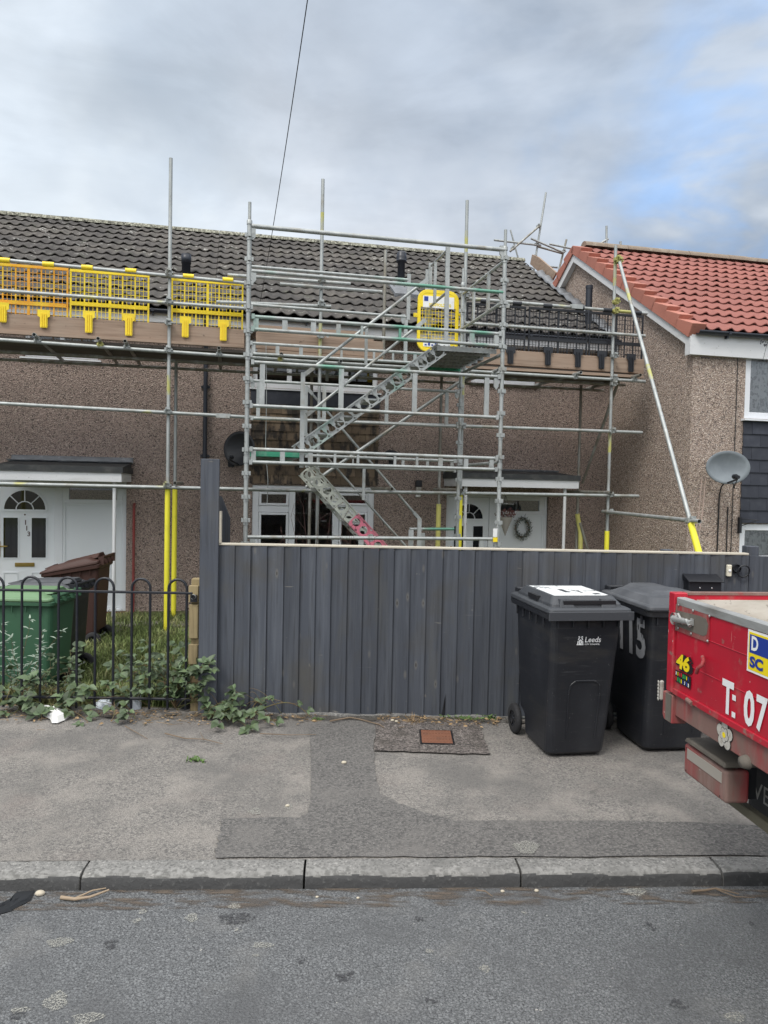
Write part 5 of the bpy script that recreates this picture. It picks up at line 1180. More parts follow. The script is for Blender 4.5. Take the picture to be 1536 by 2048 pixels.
# ================================================================== WHEELIE BINS
def rr_ring(hw, y0, y1, r, z, n=4):
    P = []
    for cx_, cy_, a0 in ((hw-r, y1-r, 0), (-hw+r, y1-r, pi/2), (-hw+r, y0+r, pi), (hw-r, y0+r, 1.5*pi)):
        for k in range(n+1): t = a0+pi/2*k/n; P.append((cx_+cos(t)*r, cy_+sin(t)*r, z))
    return P
def loft(mb, rings, cap0=True, cap1=True, smooth=False):
    n = len(rings[0]); V = [p for r in rings for p in r]
    mb.add(V, [(i*n+k, i*n+(k+1)%n, (i+1)*n+(k+1)%n, (i+1)*n+k) for i in range(len(rings)-1) for k in range(n)], smooth)
    if cap0: mb.face(rings[0][::-1])
    if cap1: mb.face(rings[-1])
def wheelie(x, y, z, phi, label, mb_, ml_, style, sc_=.96, slope=0., group=None, xs_k=1.):
    fr = Fr(x, y, z, phi); t = thing('wheelie_bin', label, 'wheelie bin', (0,0,0), fr, group)
    s = sc_
    def S(m_, sl=True): m_.v = [(p[0]*s, p[1]*s, (p[2]+(slope*(p[1]+.36)*(p[2]/.93)**3 if sl and p[2] > .3 else 0))*s) for p in m_.v]; return m_
    b = MB()
    loft(b, [rr_ring(.205,-.20,.20,.05,.02), rr_ring(.217,-.215,.215,.055,.035), rr_ring(.224,-.235,.22,.055,.16), rr_ring(.227,-.24,.30,.05,.20), rr_ring(.255,-.325,.335,.045,.86), rr_ring(.262,-.33,.34,.045,.905)], True, False)
    bo = part('body', S(b), mb_, t, bevel=.004)
    r = MB(); loft(r, [rr_ring(.274,-.335,.345,.045,.885), rr_ring(.293,-.358,.362,.04,.892), rr_ring(.296,-.362,.366,.04,.925), rr_ring(.284,-.35,.35,.04,.930)], True, True)
    for k in range(-2, 3):
        r.box((k*.11-.004,-.345,.84),(k*.11+.004,-.325,.89))
    for k in range(-2, 3):
        for sg in (-1, 1): r.box((min(sg*.268,sg*.286),k*.12-.004,.83),(max(sg*.268,sg*.286),k*.12+.004,.89))
    part('rim', S(r), mb_, t, bevel=.003)
    # arched panel on the front
    f_ = MB(); fy = lambda z_: -.215-.11*((z_-.035)/.87)-.004; pts = [(.105,.13),(.115,.42),(.105,.475),(.07,.50),(-.07,.50),(-.105,.475),(-.115,.42),(-.105,.13)]
    for (x0,z0),(x1,z1) in zip(pts, pts[1:]): f_.bar((x0+.02,fy(z0)-.001,z0),(x1+.02,fy(z1)-.001,z1),.012,.010,(0,1,0))
    part('moulding', S(f_), mb_, t, bevel=.003)
    # lid
    l_ = MB(); zt = lambda y_: .934
    R_ = lambda hw, y0, y1, r, dz: [(p[0], p[1], zt(p[1])+dz) for p in rr_ring(hw, y0, y1, r, 0)]
    loft(l_, [R_(.300,-.372,.345,.035,-.004), R_(.304,-.378,.35,.035,.004), R_(.300,-.374,.35,.035,.022), R_(.285,-.355,.34,.035,.030)], True, True)
    l_.box((-.305,-.386,.892),(.305,-.374,.945)) if style == 1 else None
    if style == 1:
        loft(l_, [R_(.262,-.315,.30,.03,.028), R_(.258,-.31,.29,.03,.045), R_(.225,-.255,.25,.03,.088)], False, True)
        for sx in (-1, 1): loft(l_, [[(sx*.15+q_[0]*.22, q_[1], q_[2]) for q_ in R_(.26,-.33,-.10,.02,.02)], [(sx*.15+q_[0]*.2, q_[1], q_[2]) for q_ in R_(.22,-.31,-.12,.02,.075)]], False, True)
    elif style == 2:
        loft(l_, [R_(.275,-.345,.30,.04,.028), R_(.23,-.28,.22,.06,.066)], False, True)
        loft(l_, [R_(.18,-.22,.30,.05,.05), R_(.10,-.10,.30,.04,.085)], False, True)
        l_.hexa([(-.10,-.39,.975),(.07,-.39,.975),(.06,-.28,.985),(-.09,-.28,.985),(-.09,-.395,.985),(.06,-.395,.985),(.05,-.28,1.01),(-.08,-.28,1.01)])
    lo = part('lid', S(l_), ml_, t, bevel=.004)
    h = MB(); yb, zb = .385, .965
    h.tube((-.23,yb,zb+.012),(.23,yb,zb+.012),.014,10)
    for q_ in (-.23,-.08,.08,.23): h.box((q_-.008,.33,zb-.05),(q_+.008,yb+.012,zb+.022))
    part('handle', S(h), mb_, t)
    t.scale = (xs_k, 1, 1)
    for sx in (-1, 1):
        c_ = (sx*.262, .275, .10); w_ = MB(); w_.lathe([(.055,-.022),(.092,-.022),(.102,-.012),(.102,.012),(.092,.022),(.055,.022)], c_, 24, (1,0,0))
        wo = part('wheel', S(w_), m_tyre, t); hb = MB(); hb.lathe([(.056,-.015),(.05,-.006),(.02,-.004),(.018,-.02),(0,-.022)] if sx > 0 else [(0,-.022),(.018,-.02),(.02,-.004),(.05,-.006),(.056,-.015)], c_, 18, (1,0,0))
        for k in range(6): a = pi/3*k; hb.bar((c_[0]-.012,c_[1]+cos(a)*.015,c_[2]+sin(a)*.015),(c_[0]-.012,c_[1]+cos(a)*.055,c_[2]+sin(a)*.055),.012,.01,(1,0,0))
        part('hub', S(hb), m_black, wo)
    part('axle', S(MB().tube((-.25,.275,.10),(.25,.275,.10),.011,8)), m_gal, t)
    return t, bo, lo, fr, s
g_ = GP(1150,1513); ph = R(9); c = Vector((g_.x,g_.y,0)) + Matrix.Rotation(ph,3,'Z') @ Vector((0,.20*1.05,0))
bg_ = 'black wheelie bins on the footpath'
t, bo, lo, fr, s = wheelie(c.x, c.y, .0, ph, 'black wheelie bin with white Leeds City Council crest and white-smeared lid', m_bin, m_bin_lid, 1, 1.05, group=bg_, xs_k=.885)
fy = lambda z_: (-.24-.085*((z_-.20)/.66)-.006)*s
up_ = Vector((0,fy(1)-fy(0),s)).normalized()
def onfront(x, z): return Vector((x*s, fy(z), z*s))
numb_text('Leeds', .036, (1,0,0), up_, onfront(-.012,.748), m_lab, bo, 'lettering', width=.122, shear=.12, bold=.006)
numb_text('CITY COUNCIL', .0095, (1,0,0), up_, onfront(-.012,.731), m_lab, bo, 'lettering', width=.116, bold=.02)
em = MB()
def ep(x, z): return onfront(-.068+x*.0014, .731+z*.0013)+Vector((0,-.0006,0))
for poly in ([(10,4),(22,4),(25,12),(23,24),(16,28),(9,24),(7,12)], [(-2,0),(34,0),(34,4),(-2,4)], [(0,5),(5,5),(6,22),(2,20)], [(27,5),(32,5),(30,20),(26,22)], [(4,38),(14,36),(12,42),(5,43)], [(18,36),(28,38),(27,43),(20,42)], [(2,24),(8,27),(13,35),(5,33)], [(30,24),(24,27),(19,35),(27,33)]):
    em.face([ep(*q) for q in poly])
part('crest', em, m_lab, bo, fixn=False)
em = MB(); 
for poly in ([(12,14),(20,14),(20,16),(12,16)], [(15,8),(17,8),(17,22),(15,22)]): em.face([ep(*q)+Vector((0,-.0006,0)) for q in poly])
part('crest', em, m_bin, bo, fixn=False)
zc = .934+.0886
sm = MB().face([(-.205*s,-.235*s,zc*s),(.205*s,-.235*s,zc*s),(.215*s,.20*s,zc*s),(-.20*s,.22*s,zc*s)]); part('white_smear', sm, M('smeared_white_paper',(.66,.68,.68),.7,alpha=('n',(7,9,7),.36,.40),layers=[ly('n',16,(.4,.41,.42),.5,.7,.6,4)]), lo, fixn=False)
for (x0_, x1_, y0_, y1_) in ((-.06,-.02,-.10,.04),(.05,.07,-.12,-.04),(.12,.17,-.19,-.14)): part('scuff', MB().box((x0_*s,y0_*s,zc*s+.0004),(x1_*s,y1_*s,zc*s+.0009)), m_bin_lid, lo)
sl_ = MB().box((-.175*s,-.322*s,.980*s),(.205*s,-.290*s,1.002*s)); part('slot_dark', sl_, m_s_black, lo)  # solid black block paints the dark inside of the front opening
sl_ = MB().box((-.272*s,-.10*s,.975*s),(-.246*s,.06*s,1.002*s)); part('slot_dark', sl_, m_s_black, lo)  # same black block for the dark of the side opening
g_ = GP(1287,1506); ph = R(7); c = Vector((g_.x,g_.y,0)) + Matrix.Rotation(ph,3,'Z') @ Vector((.20*1.05,.21*1.05,0))
t, bo, lo, fr, s = wheelie(c.x, c.y, .0, ph, 'black wheelie bin with 115 brushed in grey on its side, beside the red truck', m_bin, m_bin_lid2, 2, 1.06, group=bg_, xs_k=.92)
sx_ = lambda z_: -(.227+.028*((z_-.20)/.66)+.005)*s; upx = Vector((sx_(1)-sx_(0),0,s)).normalized()
numb_text('115', .27, (0,-1,0), upx, (sx_(.60)-.002,.10*s,.60*s), m_numgrey, bo, 'number', width=.38, bold=.035)
# bins in the garden
gb2 = 'wheelie bins in the left garden'
wheelie(-3.17, 6.45, -.19, R(-90), 'green wheelie bin with pale green lid behind the railing', m_bin_green, m_bin_green_lid, 2, .97, group=gb2)
wheelie(-3.38, 7.30, -.24, R(-92), 'black wheelie bin standing between the green and the brown bins', m_bin, m_bin_lid2, 2, .97, slope=.03, group=gb2)
wheelie(-3.86, 9.15, -.31, R(-86), 'brown wheelie bin standing by the white side panel of door 113', m_bin_brown, m_bin_brown, 2, .98, slope=.20, group=gb2)

# ================================================================== THINGS ON THE WALLS
def dish(px, py, v, rx, rz, mat, label, aim, arm, wallpt, lnbdir, group='satellite dishes'):
    p = HP(px, py, v); t = thing('satellite_dish', label, 'satellite dish', p, H, group)
    ax = Vector(aim).normalized(); a = Vector((0,0,1)).cross(ax).normalized(); b = ax.cross(a); d = MB(); n = 32; rings = []
    for k in range(7):
        q = k/6; rings.append([p + a*cos(2*pi*j/n)*rx*q + b*sin(2*pi*j/n)*rz*q + ax*(-.07+.07*q*q) for j in range(n)])
    rings.append([p + a*cos(2*pi*j/n)*(rx+.006) + b*sin(2*pi*j/n)*(rz+.006) - ax*.008 for j in range(n)])
    for k in reversed(range(1, 7)): q = k/6; rings.append([p + a*cos(2*pi*j/n)*rx*q + b*sin(2*pi*j/n)*rz*q + ax*(-.085+.07*q*q) for j in range(n)])
    loft(d, rings, True, True, True); part('reflector', d, mat, t, fixn=True)
    l0 = p-b*rz*.95-ax*.02; l1 = p+ax*arm-b*rz*.75; m_ = MB().bar(l0, l1, .022, .022); part('arm', m_, m_black, t)
    m_ = MB().tube(l1-ax*.05+b*.03, l1+ax*.03+b*.03, .026, 12); m_.tube(l1-ax*.08+b*.04, l1-ax*.03+b*.04, .036, 12); part('feed_horn', m_, m_black, t)
    w_ = Vector(wallpt); m_ = MB().path([p-ax*.08, p-ax*.16, w_+Vector((0,-.02,0))], .02, 8); m_.box(w_+Vector((-.05,-.02,-.08)), w_+Vector((.05,-.001,.08))); part('mount', m_, m_black, t)
    return t, p, l1
q = HP(447,936,0); dish(478,897,-.38,.27,.27,m_black,'black round satellite dish on the wall behind the tall grey board',(-.55,-1,.05),.30,(q.x+.12,0,q.z+.1),None)
q = HP(783,925,0); dish(785,908,-.12,.13,.10,m_black,'small black dish low on the wall above the porch light',(.1,-.5,.5),.05,(q.x,0,q.z),None)
dt_, dpos, dl = dish(1457,935,NV0-.42,.335,.235,m_dish,'large grey oval satellite dish on the corner of the red-roofed house',(-.10,-1,.02),.22,(nuz(1440,930)[0],NV0,nuz(1440,930)[1]),None)
for dx, mat, r in ((-.30,m_cable_pink,.006),(-.24,m_cable_pink,.006),):
    a_ = Vector((dpos.x+dx, NV0-.25, dpos.z-.16)); pts = [a_, a_+Vector((.04,.1,-.5)), a_+Vector((.07+dx*.1,.2,-1.0)), a_+Vector((.02-dx*.1,.2,-1.6)), a_+Vector((0,.2,-2.1))]
    part('cable', MB().path(pts, r, 5), mat, dt_)
part('mast', MB().path([(dpos.x+.17,NV0-.30,dpos.z-.05),(dpos.x+.17,NV0-.05,dpos.z-.28),(dpos.x+.17,NV0-.015,dpos.z-.4),(dpos.x+.16,NV0-.015,ZG)], .011, 6), m_cable, dt_)
part('cable', MB().path([dl,dl+Vector((-.03,.03,-.12)),dl+Vector((.05,.1,-.13)),dl+Vector((.10,.25,-.02))], .006, 5), m_cable, dt_)
q = HP(837,977,-.05); t = thing('porch_light', 'small wall light with black hood and clear lens left of the right-hand door', 'wall light', (q.x,0,q.z-.15), H)
part('hood', MB().box((q.x-.05,-.10,q.z+.03),(q.x+.05,-.001,q.z+.14)), m_black, t, bevel=.01); part('lens', MB().box((q.x-.045,-.09,q.z-.10),(q.x+.045,-.01,q.z+.029)), m_lens, t, bevel=.015); part('sensor', MB().box((q.x-.04,-.06,q.z-.15),(q.x+.04,-.002,q.z-.102)), m_s_white, t, bevel=.012)
# wreath and hanging basket
q = HP(1046,1056,-.02); t = thing('wreath', 'frosted grey-green wreath hanging on the white side panel', 'wreath', (q.x,-.0,q.z), H); mb = MB(); mb2 = MB()
part('ring', MB().path([(q.x+cos(a)*.125,.01,q.z+sin(a)*.165) for a in [2*pi*k/24 for k in range(25)]], .018, 6), m_twig, t)
for k in range(420):
    a = random.uniform(0,2*pi); r = random.gauss(1,.14); x, z = q.x+cos(a)*.125*r, q.z+sin(a)*.165*r; y = random.uniform(-.05,.03); b_ = random.uniform(0,2*pi); l_ = random.uniform(.02,.06); w_ = .006
    dx, dz = cos(b_)*l_, sin(b_)*l_; P = [(x-dz*w_/l_,y,z+dx*w_/l_),(x+dz*w_/l_,y,z-dx*w_/l_),(x+dx,y-.015,z+dz)]
    (mb if k % 3 else mb2).face(P)
part('needles', mb, m_wreath, t, fixn=False); part('frosted_sprigs', mb2, m_wreath2, t, fixn=False)
q = HP(1011,1034,-.75); rim = q.z; tipz = HP(1009,1072,-.75).z; t = thing('hanging_basket', 'pale cone-shaped wicker hanging basket with dried stems by the right-hand door', 'hanging basket', (q.x,-.75,tipz), H)
mb = MB(); n = 16
mb.lathe([(.0,tipz-rim)]+[(.115*k/n+(.004 if k % 2 else 0), (tipz-rim)*(1-k/n)) for k in range(1,n+1)], (q.x,-.75,rim), 16); part('cone', mb, m_basket, t)
for a in (0, 2.1, 4.2): part('chain', MB().tube((q.x+cos(a)*.11,-.75+sin(a)*.11,rim),(q.x-.01,-.75,HP(1010,988,-.75).z),.003,4), m_black, t)
mb = MB()
for k in range(60):
    a = random.uniform(0,2*pi); x, y = q.x+cos(a)*.09+(.05 if k % 3 == 0 else 0), -.75+sin(a)*.09; l_ = random.uniform(.04,.13); p_ = Vector((x,y,rim-.01)); e = p_+Vector((random.gauss(0,.04),random.gauss(0,.04),l_)); mb.path([p_,e],.002,3,caps=False)
    for _ in range(2): f_ = e+Vector((random.gauss(0,.015),0,random.gauss(0,.015))); mb.face([f_+Vector((-.012,0,0)),f_+Vector((0,-.008,.014)),f_+Vector((.012,0,0)),f_+Vector((0,0,-.012))])
part('dried_stems', mb, M('dried_flowers',(.11,.045,.04),.9,island=.4), t, fixn=False)
q = HP(1528,683,NV0-.33); mb = MB()
for k in range(14): 
    a = Vector((q.x+random.uniform(-.08,.05),NV0-.33+random.uniform(-.03,.03),q.z+random.uniform(-.06,.04))); mb.face([a,a+Vector((.03,0,.012)),a+Vector((.012,-.01,-.03))])
mb.path([(q.x-.9,NV0-.12,wtop-.24),(q.x-.4,NV0-.12,wtop-.26),(q.x+.1,NV0-.2,wtop-.25),(q.x+.06,NV0-.33,q.z)],.004,4); solo('light_string', mb, m_black, 'short string of party lights dangling from the white fascia of the red-roofed house', 'string lights', (q.x,NV0-.3,q.z), H, fixn=False)

# ================================================================== RED TRUCK
cw = Vector((0,0,CAMZ))+ray(1337,1375)*(3.2/ray(1337,1375).y); TT = Fr(cw.x, cw.y, 0, R(5.5)); ZB = cw.z
def TP(px, py, x=0.): return TT.hit(px, py, 0, x)
ZT = TP(1353,1191).z; print('truck bed', ZB, ZT, cw)
tr = thing('flatbed_truck', 'dirty red dropside flatbed truck standing at the kerb on the right', 'truck', (0,0,ZR), TT)
Wd = 2.1; Ld = 3.6
tg = MB(); tg.box((0,-Wd+.06,ZB),(.028,-.055,ZT-.02)); 
for z in (.34, .67): tg.box((-.003,-Wd+.06,ZB+(ZT-ZB)*z-.003),(0,-.056,ZB+(ZT-ZB)*z))
tg.box((-.008,-Wd+.05,ZB-.012),(.02,-.05,ZB+.012)); tgo = part('tailgate', tg, m_red, tr, bevel=.002)
part('top_edge', MB().box((-.006,-Wd+.06,ZT-.04),(.034,-.056,ZT-.004)), m_alu, tgo, bevel=.004)
po = part('corner_post', MB().box((-.012,-.05,ZB-.01),(.05,.0,ZT+.012)), m_red, tr, bevel=.004); part('corner_post', MB().box((-.012,-Wd,ZB-.01),(.05,-Wd+.05,ZT+.012)), m_red, tr, bevel=.004)
ds = MB(); ds.box((.052,-.030,ZB),(Ld,-.002,ZT)); dso = part('dropside', ds, m_red, tr, label='far dropside with worn pale inner face'); part('inner_face', MB().box((.10,-.036,ZB+.02),(Ld,-.0305,ZT-.02)), m_ply, dso); part('top_edge', MB().box((.052,-.034,ZT+.001),(Ld,.001,ZT+.012)), m_red_dirty, dso)
ds = MB(); ds.box((.052,-Wd+.002,ZB),(Ld,-Wd+.030,ZT)); part('dropside', ds, m_red, tr)
part('bed', MB().box((.03,-Wd+.03,ZB-.03),(Ld,-.031,ZB+.0)), m_ply, tr)
part('headboard', MB().box((Ld,-Wd,ZB-.03),(Ld+.05,0,ZB+.95)), m_red, tr)
# lower rear cross member, chassis, lamps
cz0 = TP(1347,1412,.02).z; cz1 = ZB-.012
part('rear_crossmember', MB().box((.006,-Wd+.02,cz0-.03),(.06,-.02,cz1)), m_red_dirty, tr, bevel=.004)
pz0 = TP(1335,1443,-.01).z
part('corner_leg', MB().prism([(-.010,.03,pz0+.02),(-.010,.015,pz0),(-.010,-.055,pz0),(-.010,-.055,ZB-.02),(-.010,.03,ZB-.02)], (.07,0,0)), m_red_dirty, tr, bevel=.004)
part('corner_leg_plate', MB().box((-.014,-.050,pz0+.006),(-.0105,-.006,ZB-.02)), m_brownsteel, tr)
a, b = TP(1323,1362,-.02), TP(1330,1407,-.02)
ml = part('side_marker', MB().box((-.022,.031,b.z),(-.002,.046,a.z)), m_lens, tr, bevel=.006)
for k in range(6): z = b.z+(a.z-b.z)*(k+.5)/6; part('led', MB().lathe([(.009,-.006),(0,-.01)],(-.022,.038,z),8,(1,0,0)), m_lens, ml)
# recessed latch
a, b = TP(1346,1207,-.003), TP(1417,1288,-.003)
pw = MB(); pa = [TP(x,y,-.005) for x,y in ((1345,1206),(1418,1229),(1417,1286),(1345,1258))]; 
pw.prism([pa[0],pa[1],pa[2],pa[3]], (.004,0,0)); lp = part('latch_plate', pw, m_red_dirty, tgo)
rc = [TP(x,y,-.0062) for x,y in ((1347,1219),(1400,1232),(1412,1238),(1416,1250),(1413,1269),(1406,1272),(1348,1250))]; part('recess', MB().prism(rc,(.001,0,0)), m_brownsteel, lp)
A_, B_ = TP(1348,1237,-.02), TP(1382,1246,-.02); lh = MB(); lh.tube(A_, B_, .016, 12, .010); lh.lathe([(.026,-.006),(.026,.006)], A_, 14, (1,0,0)); lh.tube(TP(1356,1228,-.022), TP(1366,1247,-.022), .007, 8); lh.tube(TP(1372,1240,-.024), TP(1380,1252,-.024), .008, 8); lh.box(TP(1380,1250,-.015), TP(1388,1238,-.008)); part('latch', lh, m_alu, lp)
for px, py in ((1357,1210),(1386,1221),(1419,1232),(1415,1282),(1382,1267),(1356,1256),(1348,1206)):
    q = TP(px,py,-.008); part('rivet', MB().lathe([(.006,0),(.004,-.003),(0,-.004)], q, 8, (1,0,0)), m_alu, lp)
hk = [TP(x,y,o) for x,y,o in ((1405,1314,-.01),(1407,1322,-.03),(1404,1330,-.045),(1396,1336,-.05),(1393,1346,-.045))]; part('hook', MB().path(hk,.0075,8), m_red_dirty, tgo)
# lettering and stickers on the tailgate
YD, ZD = (0,-1,0), (0,0,1)
def tl(px, py): return TP(px, py, -.0035)
def ttext(s_, p_bl, p_tr, mat, x=-.0042, bold=0., name='lettering', parent=None, ext=0):
    a, b = TP(*p_bl, x), TP(*p_tr, x)
    return numb_text(s_, b.z-a.z, YD, ZD, (x,a.y,a.z), mat, parent or tgo, name, width=abs(a.y-b.y), bold=bold)
def tbox(x, y0, y1, z0, z1, mat, name, parent, d=.0006): return part(name, MB().box((x, min(y0,y1), z0), (x+d, max(y0,y1), z1)), mat, parent)
a = TP(1447,1425,-.004); h_ = TP(1444,1355,-.004).z-TP(1452,1427,-.004).z; y_T = TP(1444,1390,-.004).y; zT = TP(1452,1427,-.004).z
def glyph(ch, px0, px1, y0, hgt, bold=.02):
    ya, yb = TP(px0, 1400, -.0042).y, TP(px1, 1400, -.0042).y; return numb_text(ch, hgt, YD, ZD, (-.0042,ya,y0), m_s_white, tgo, 'lettering', width=abs(ya-yb), bold=bold)
glyph('T', 1443.5, 1467, zT, h_, .035)
ya, yb = TP(1464.5,1400,-.004).y, TP(1471.5,1400,-.004).y
for z0 in (zT+h_*.0, zT+h_*.50): tbox(-.0045, ya, yb, z0, z0+h_*.16, m_s_white, 'lettering', tgo)
glyph('0', 1488, 1509.5, zT-.002, h_*1.02, .035); glyph('7', 1513, 1536, zT, h_, .03)
# blue and yellow firm sign
sa, sb_ = TP(1498,1258,-.004), TP(1492,1340,-.004); y0 = TP(1495,1300,-.004).y; z1, z0 = sa.z, sb_.z; hh = z1-z0; wS = hh*3.4
sg = tbox(-.0042, y0, y0-wS, z0, z1, m_s_white, 'sign', tgo); sg['label'] = 'blue and yellow sign with a white border'
tbox(-.0049, y0-.008, y0-wS+.008, z0+.008, z1-.008, m_s_yel, 'panel', sg); tbox(-.0056, y0-.014, y0-wS+.014, z0+hh*.46, z1-.016, m_s_blue, 'panel', sg)
numb_text('D', hh*.34, YD, ZD, (-.0063,y0-.026,z0+hh*.53), m_s_white, sg, 'lettering', width=hh*.26, bold=.03)
numb_text('SC', hh*.27, YD, ZD, (-.0063,y0-.018,z0+hh*.12), m_s_blue, sg, 'lettering', width=hh*.52, bold=.05)
# 46 sticker
a, b = TP(1351,1334,-.005), TP(1383,1303,-.005); hz = .078
numb_text('46', hz, YD, ZD, (-.0045,a.y,a.z-.005), m_s_black, tgo, 'sticker', width=abs(a.y-b.y)*1.12, bold=.14, shear=.1)
numb_text('46', hz*.86, YD, ZD, (-.0052,a.y-.006,a.z+.001), m_s_yel, tgo, 'sticker', width=abs(a.y-b.y)*.86, bold=.045, shear=.1)
zz0 = a.z-.062; yw = abs(a.y-b.y)*1.0; st_ = tbox(-.0045, a.y+.0, a.y-yw, zz0, zz0+.052, m_s_black, 'sticker', tgo)
cols = (m_s_red, m_s_white, m_s_blue, m_s_green, m_s_yel, m_s_white, m_s_green, m_s_red, m_s_blue, m_s_yel); rr = random.Random(5)
for row in (0, 1):
    for k in range(8):
        yk = a.y-.005-k*(yw-.01)/8; zk = zz0+.004+row*.025+rr.uniform(0,.002); numb_text('ABEGKMRS'[rr.randrange(8)], .018, YD, ZD, (-.0052,yk,zk), cols[(k*3+row) % 10], st_, 'mark', width=.0085, bold=.05) if False else tbox(-.0052, yk, yk-.0065*rr.uniform(.7,1.1), zk, zk+.018*rr.uniform(.8,1), cols[(k*3+row) % 10], 'mark', st_)
# white rose emblem on the cross member
q = TP(1449,1470,.003); em = MB(); em2 = MB()
def petal(c_, a, r, w_, x, m_): 
    d = Vector((0,-sin(a),cos(a))); s_ = Vector((0,-cos(a),-sin(a))); m_.face([c_+Vector((x,0,0))+d*r*.15, c_+Vector((x,0,0))+d*r*.6+s_*w_, c_+Vector((x,0,0))+d*r+s_*w_*.55, c_+Vector((x,0,0))+d*r*.93, c_+Vector((x,0,0))+d*r-s_*w_*.55, c_+Vector((x,0,0))+d*r*.6-s_*w_])
ems = MB(); emc = MB()
def lobe(c_, a, dist, r, x, m_):
    o = c_+Vector((x,-sin(a)*dist,cos(a)*dist)); m_.face([o+Vector((x*.01*k,cos(2*pi*k/14)*r,sin(2*pi*k/14)*r*1.08)) for k in range(14)])
for k in range(5): lobe(q, 2*pi*k/5, .034, .024, -.0002, ems); lobe(q, 2*pi*k/5, .034, .0212, -.0008, em); lobe(q, 2*pi*(k+.5)/5, .017, .0135, -.0014, ems); lobe(q, 2*pi*(k+.5)/5, .017, .0115, -.0020, em)
emc.lathe([(.011,-.003),(0,-.0035)], q, 12, (1,0,0))
rs_ = part('rose_emblem', em, m_rose, tr, label='white rose emblem sticker', fixn=False); part('outline', ems, m_s_black, rs_, fixn=False); part('centre', emc, m_s_yel, rs_)
q = TP(1491,1524,.0); part('round_boss', MB().lathe([(.0,-.022),(.02,-.018),(.026,0),(.026,.01)][::1], q, 16, (1,0,0)), m_brownsteel, tr)
q = TP(1380,1405,.0); part('latch_pin', MB().tube(TP(1374,1399,-.01), TP(1384,1408,-.01), .010, 10), m_red_dirty, tr)
# lamp unit and mud flap, wheels, chassis
a0, a1 = TP(1386,1485,.10), TP(1386,1545,.10); w1 = TP(1470,1600,.10).y; lt, lb_ = a0.z, a1.z
lam = part('rear_lamp', MB().box((.06,w1,lb_-.0),(.16,a0.y,lt)), m_red_dirty, tr, bevel=.012, seg=3, label='dirty rectangular rear lamp cluster'); 
part('lens_band', MB().box((.0575,w1+.03,lb_+(lt-lb_)*.55),(.0605,a0.y-.03,lt-.014)), M('grimy_clear_lens',(.34,.31,.27),.5), lam, bevel=.001); 
for zz_ in (lb_+.016, lt-.016):
    for yy_ in (a0.y-.022, w1+.04): part('screw', MB().lathe([(.004,-.001),(0,-.0015)],(.06,yy_,zz_),8,(1,0,0)), m_s_black, lam)
part('lamp_hood', MB().prism([(.05,a0.y-.01,lt+.012),(.05,a0.y-.03,lt+.035),(.05,w1,lt+.035),(.05,w1,lt+.012)], (.16,0,0)), m_brownsteel, tr, bevel=.006)
part('lamp_bracket', MB().box((.161,w1+.02,lb_+.01),(.20,a0.y-.10,lt+.08)), m_s_black, tr)
for yy_ in (-.62, -1.42): part('chassis_rail', MB().box((.45,yy_-.035,ZB-.26),(Ld+1.6,yy_+.035,ZB-.06)), m_s_black, tr)
mfx = .30; yf0 = TP(1497,1600,mfx).y
fl_ = part('mud_flap', MB().box((mfx,yf0-.45,.40),(mfx+.008,yf0,ZB-.12)), m_flap, tr)
numb_text('IVECO', .075, YD, ZD, (mfx-.002,yf0-.012,TP(1510,1595,mfx).z), m_alu, fl_, 'lettering', width=.30, bold=.0)
part('under_run_bar', MB().box((.19,-Wd+.2,TP(1480,1612,.19).z-.03),(.23,yf0+.03,TP(1480,1612,.19).z+.01)), M('olive_grimy_steel',(.12,.11,.075),.8), tr, bevel=.004)
for xx, lab in ((.95,'r'),(Ld+1.0,'f')):
    for sy in (0, 1):
        yc = -.28 if sy == 0 else -Wd+.28; wm = MB(); wm.lathe([(.20,-.11),(.32,-.11),(.35,-.08),(.35,.08),(.32,.11),(.20,.11)], (xx,yc,ZR+.35), 32, (0,1,0)); wo = part('wheel', wm, m_tyre, tr)
        sgn = 1 if sy == 0 else -1; rm_ = MB().lathe([(.20,.10*sgn),(.19,.04*sgn),(.08,.05*sgn),(.07,.09*sgn),(0,.09*sgn)], (xx,yc,ZR+.35), 24, (0,1,0)); part('rim', rm_, m_alu, wo)
cb = MB(); x0, x1 = Ld+.12, Ld+2.0
cb.prism([(x0,-.06,.5),(x1,-.06,.5),(x1,-.06,1.25),(x1-.45,-.06,2.1),(x0,-.06,2.1)], (0,-Wd+.12,0)); co = part('cab', cb, m_red, tr, bevel=.05, seg=3)
cg = MB()
for yy_ in (-.058, -Wd+.056): cg.prism([(x0+.35,yy_,1.3),(x1-.22,yy_,1.3),(x1-.55,yy_,1.95),(x0+.35,yy_,1.95)], (0,.004 if yy_ > -1 else -.004,0))
cg.prism([(x1+.004,-.16,1.3),(x1+.004,-Wd+.16,1.3),(x1-.36,-Wd+.2,2.0),(x1-.36,-.2,2.0)], (.012,0,.006)); part('window', cg, m_glass_dark, co)
part('bumper', MB().box((x1-.1,-Wd+.04,.38),(x1+.08,-.04,.62)), m_black, co, bevel=.02)

